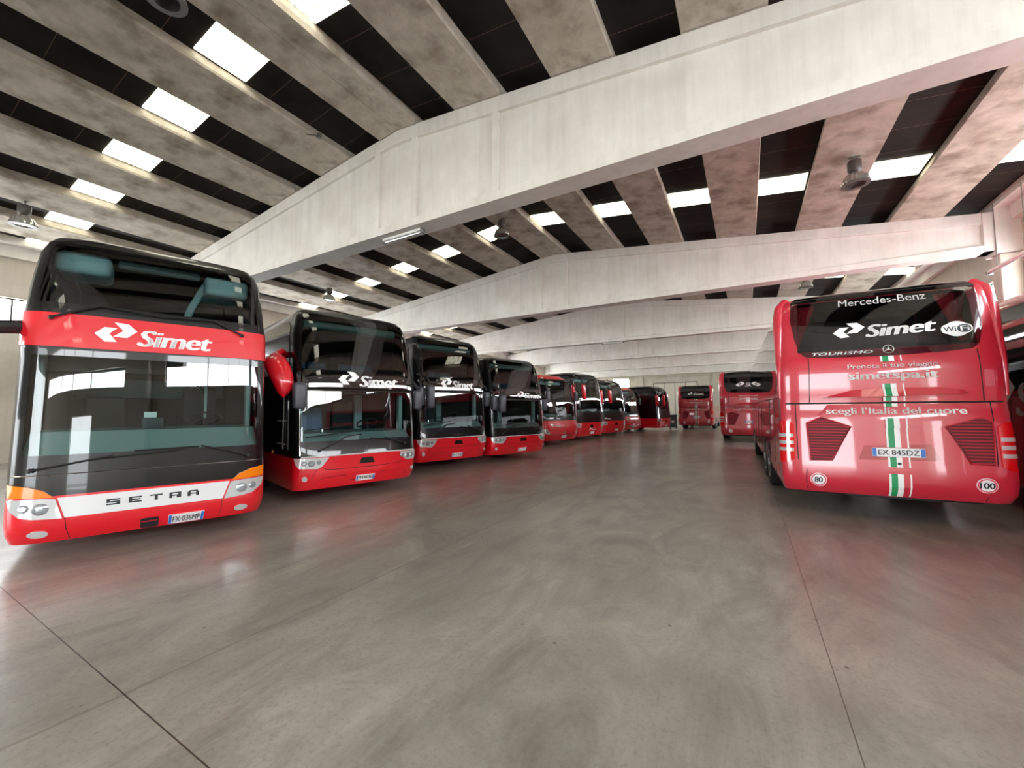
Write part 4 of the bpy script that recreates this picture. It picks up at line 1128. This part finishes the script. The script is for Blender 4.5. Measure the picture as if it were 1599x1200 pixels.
# ------------------------------------------------------------------ lamps
def high_bay(x, y, label, drop=.0, z=None):
    zt = (top(x) if z is None else z)
    r = empty('high_bay_lamp', (x, y, zt))
    b = BM()
    for a in (-.06, .06): tube(b, [(a, 0, 0), (a, 0, -.1 - drop), (a * 1.6, 0, -.14 - drop)], .012, 6)
    box(b, -.12, .12, -.03, .03, -.02, 0); obj('hanger', b, 'greysteel', r)
    b = BM(); lathe(b, [(.05, -.08), (.13, -.10), (.145, -.14), (.145, -.33), (.12, -.37), (.08, -.40), (.08, -.44)], 24, (0, 0, -drop)); obj('gear_housing', b, 'lampgrey', r)
    b = BM()
    n = 40; rings = []
    for rr, h in ((.1, -.42), (.17, -.45), (.235, -.53), (.275, -.63), (.285, -.70)):
        rings.append([b.verts.new(((rr + (.006 if k % 2 else -.006)) * cos(2 * pi * k / n), (rr + (.006 if k % 2 else -.006)) * sin(2 * pi * k / n), h - drop)) for k in range(n)])
    for p, q in zip(rings, rings[1:]):
        for k in range(n): b.faces.new((p[k], p[(k + 1) % n], q[(k + 1) % n], q[k]))
    rf = obj('reflector', b, 'reflector', r, 0)
    b = BM(); lathe(b, [(.283, -.695), (.295, -.695), (.295, -.715), (.283, -.715)], 32, (0, 0, -drop)); obj('reflector_rim', b, 'lampgrey', r)
    b = BM(); lathe(b, [(.28, -.70), (.2, -.715), (.05, -.72), (.01, -.72)], 32, (0, 0, -drop)); obj('cover_glass', b, 'lampglass', r)
    tag(r, label, 'ceiling lamp', 'bell-shaped lamps under the roof ribs')
    return r
high_bay(2.55, 12.75, 'bell-shaped grey lamp hanging from a rib between the first two girders, over the coach tail')
high_bay(-7.85, 12.95, 'bell-shaped grey lamp in front of a skylight beyond the nearest girder')
high_bay(-17.9, 12.85, 'small bell-shaped lamp seen above the roof of the coach with the red mirror')
high_bay(-18.2, 2.95, 'bell-shaped lamp with bright open mouth above the roof of the red-banded double-decker')
high_bay(-7.85, 2.56, 'large bell-shaped lamp nearest to the camera, cut by the picture top')
high_bay(2.55, 22.75, 'bell-shaped lamp just visible above the roof of the coach showing its tail')
high_bay(-7.85, 22.9, 'bell-shaped lamp hidden mostly behind the second girder')
def batten(name, x0, x1, y0, y1, z, label):
    r = empty(name, ((x0 + x1) / 2, (y0 + y1) / 2, z))
    lx, ly = abs(x1 - x0) / 2, abs(y1 - y0) / 2; ax = lx > ly; l = max(lx, ly)
    def bb(b, a0, a1, w, z0, z1, bev): box(b, *((a0, a1, -w, w) if ax else (-w, w, a0, a1)), z0, z1, bev, 2)
    b = BM(); bb(b, -l, l, .07, -.06, 0, .01); obj('batten_housing', b, 'tubewhite', r)
    b = BM()
    tube(b, [(-l + .05, 0, -.085), (l - .05, 0, -.085)] if ax else [(0, -l + .05, -.085), (0, l - .05, -.085)], .022, 10); obj('tube', b, 'lens', r)
    b = BM(); bb(b, -l - .01, -l + .05, .075, -.11, 0, .01); obj('end_cap', b, 'greysteel', r); b = BM(); bb(b, l - .05, l + .01, .075, -.11, 0, .01); obj('end_cap', b, 'greysteel', r)
    tag(r, label, 'tube light'); return r
batten('tube_light', -8.38, -6.95, Y0 + .25, Y0 + .25, ZB - .005, 'white tube light fixed under the nearest girder')
batten('tube_light', -8.6, -7.1, Y0 + 20.3, Y0 + 20.3, ZB - .005, 'white tube light fixed under the third girder')
t_ = batten('tube_light', 6.35, 6.35, 14.9, 17.25, 5.72, 'long tube light hung beside the window run on the wall')
b = BM(); tube(b, [(0, -.7, 0), (0, -.7, 1.85)], .012, 6); tube(b, [(0, .7, 0), (0, .7, 1.85)], .012, 6); obj('hanging_rod', b, 'greysteel', t_)
# bent strip left hanging at a rib
b = BM(); box(b, -.02, .02, 0, .42, -.16, -.14, rot=Matrix.Rotation(.45, 3, 'X')); box(b, -.05, .05, .36, .44, -.12, .0)
br = obj('metal_strip', b, 'greysteel', None, 0); br.location = (-9.47, 6.0, top(-9.5) + .12); tag(br, 'small bent metal strip sticking out from a roof rib', 'metal strip')

# ------------------------------------------------------------------ coaches
c1 = double_decker((-6.87, 2.39, 0), 1.256)
tag(c1, 'double-decker coach with a red band between two windscreens and orange indicators', 'coach')
c2 = black_top((-6.81, 5.76, 0), 1.30, 'FH·905EJ', (-.52, .80, 2.235, 2.535, .0), True, 3.86)
tag(c2, 'black-topped coach with a rounded red mirror, beside the red-banded double-decker', 'coach')
c3 = black_top((-7.58, 9.84, 0), 1.2925, 'FJ·372CK', (-.52, .72, 2.26, 2.55, .0), False, 3.8); c3.scale = (1, 1, 1.06)
tag(c3, 'black-topped red coach with two grey mirrors, third from the entrance in the long row', 'coach')
c4 = black_top((-6.80, 12.5, 0), 1.253, None, (-.16, .98, 2.215, 2.46, .0), False, 3.72); c4.scale = (1, 1, .97)
tag(c4, 'black-topped red coach fourth in the long row, next to the red-nosed single-decker', 'coach')
c5, s5 = single_front((-7.78, 18.59, 0), 1.277, 'round', 3.5, (-.86, -.18, .90, 1.04))
tag(c5, 'red-nosed single-deck coach with red roof brow and round star badge', 'coach')
c6, s6 = single_front((-7.67, 22.41, 0), 1.258, 'tall', 3.85, (-.25, .35, .56, .70))
tag(c6, 'tall coach with black band and two red hanging mirrors, behind the red-nosed one', 'coach')
c7, s7 = single_front((-7.35, 26.3, 0), 1.25, 'tall', 3.68, (-1.15, -.6, 1.1, 1.22))
tag(c7, 'coach with black band and red mirrors, second of its look in the far row', 'coach')
c8, s8 = single_front((-7.2, 30.3, 0), 1.25, 'round', 3.4, (-.9, -.2, .92, 1.05), 8.5)
tag(c8, 'small-looking red coach with red roof brow, before the coach parked side-on', 'coach')
c9, s9 = single_front((-5.6, 34.4, 0), 1.38, 'tall', 3.55, None, 8.5)
tag(c9, 'coach at the end of the row showing its dark red flank and curved mirrors', 'coach')
c10, s10 = coach_tail((-3.69, 36.7, 0), 0.0, False, True, 11.0, '80', 1)
tag(c10, 'farthest red coach seen from behind, standing before the folding doors', 'coach')
c11, s11 = coach_tail((.1, 23.9, 0), 0.0, False, False, 11.5, '80', 1)
tag(c11, 'red coach tail half hidden behind the big coach tail', 'coach')
c12, s12 = coach_tail((1.85, 8.22, 0), .026, True, True, 12.6); c12.scale = (1.035, 1, 1)
tag(c12, 'big red coach seen from behind with green and white stripe and speed discs', 'coach')
c13, s13 = coach_tail((5.27, 5.0, 0), .012, False, False, 12.6, '')
b = BM(); e_ = [-(s13.S + q) for q in (.6, 1.2, 2, 5, 9, 11)]; s13.sheet(b, e_, [2.7] * 6, [2.83] * 6, .014, .012); obj('flank_strip', b, 'red', c13)
b = BM(); P = s13.side(-1, .016); company_mark(b, lambda u, z: P(6.05 - u, z), 0, 2.9, 1.58, 2.3); obj('flank_mark', b, 'white', c13, 0)
tag(c13, 'dark red coach flank with big white letters, between the coach tail and the wall', 'coach')

# ------------------------------------------------------------------ odds and ends at the far end
t = empty('wheeled_bin', (-5.5, 37.1, 0), .1)
b = BM()
pts = [(-.27, .14), (.27, .14), (.32, 1.15), (-.32, 1.15)]; prism(b, pts, -.32, .32, 'y'); obj('bin_body', b, 'plastic', t)
b = BM(); box(b, -.35, .35, -.36, .36, 1.15, 1.24, .03, 2); box(b, -.3, .3, .34, .42, 1.08, 1.14, .02, 2); obj('bin_lid', b, 'plastic', t)
for x in (-.26, .26):
    b = BM(); lathe(b, [(.13, -.03), (.15, -.02), (.15, .02), (.13, .03)], 18, (x, .25, .15), 'x'); obj('wheel', b, 'rubber', t)
b = BM(); box(b, -.1, .1, -.335, -.325, .55, .75); obj('paper_label', b, 'white', t, 0)
tag(t, 'dark wheeled bin standing beside the farthest coach tail', 'bin')
b = BM(); tube(b, [(.0, 0, .5), (.06, -.02, .3), (.08, -.05, .12), (.02, -.3, .03), (-.12, -.7, .025), (-.3, -1.1, .025)], .035, 8)
h = obj('hose', b, 'white'); h.location = (-5.0, 36.2, 0); tag(h, 'short white hose hanging and trailing on the floor by the bin', 'hose')
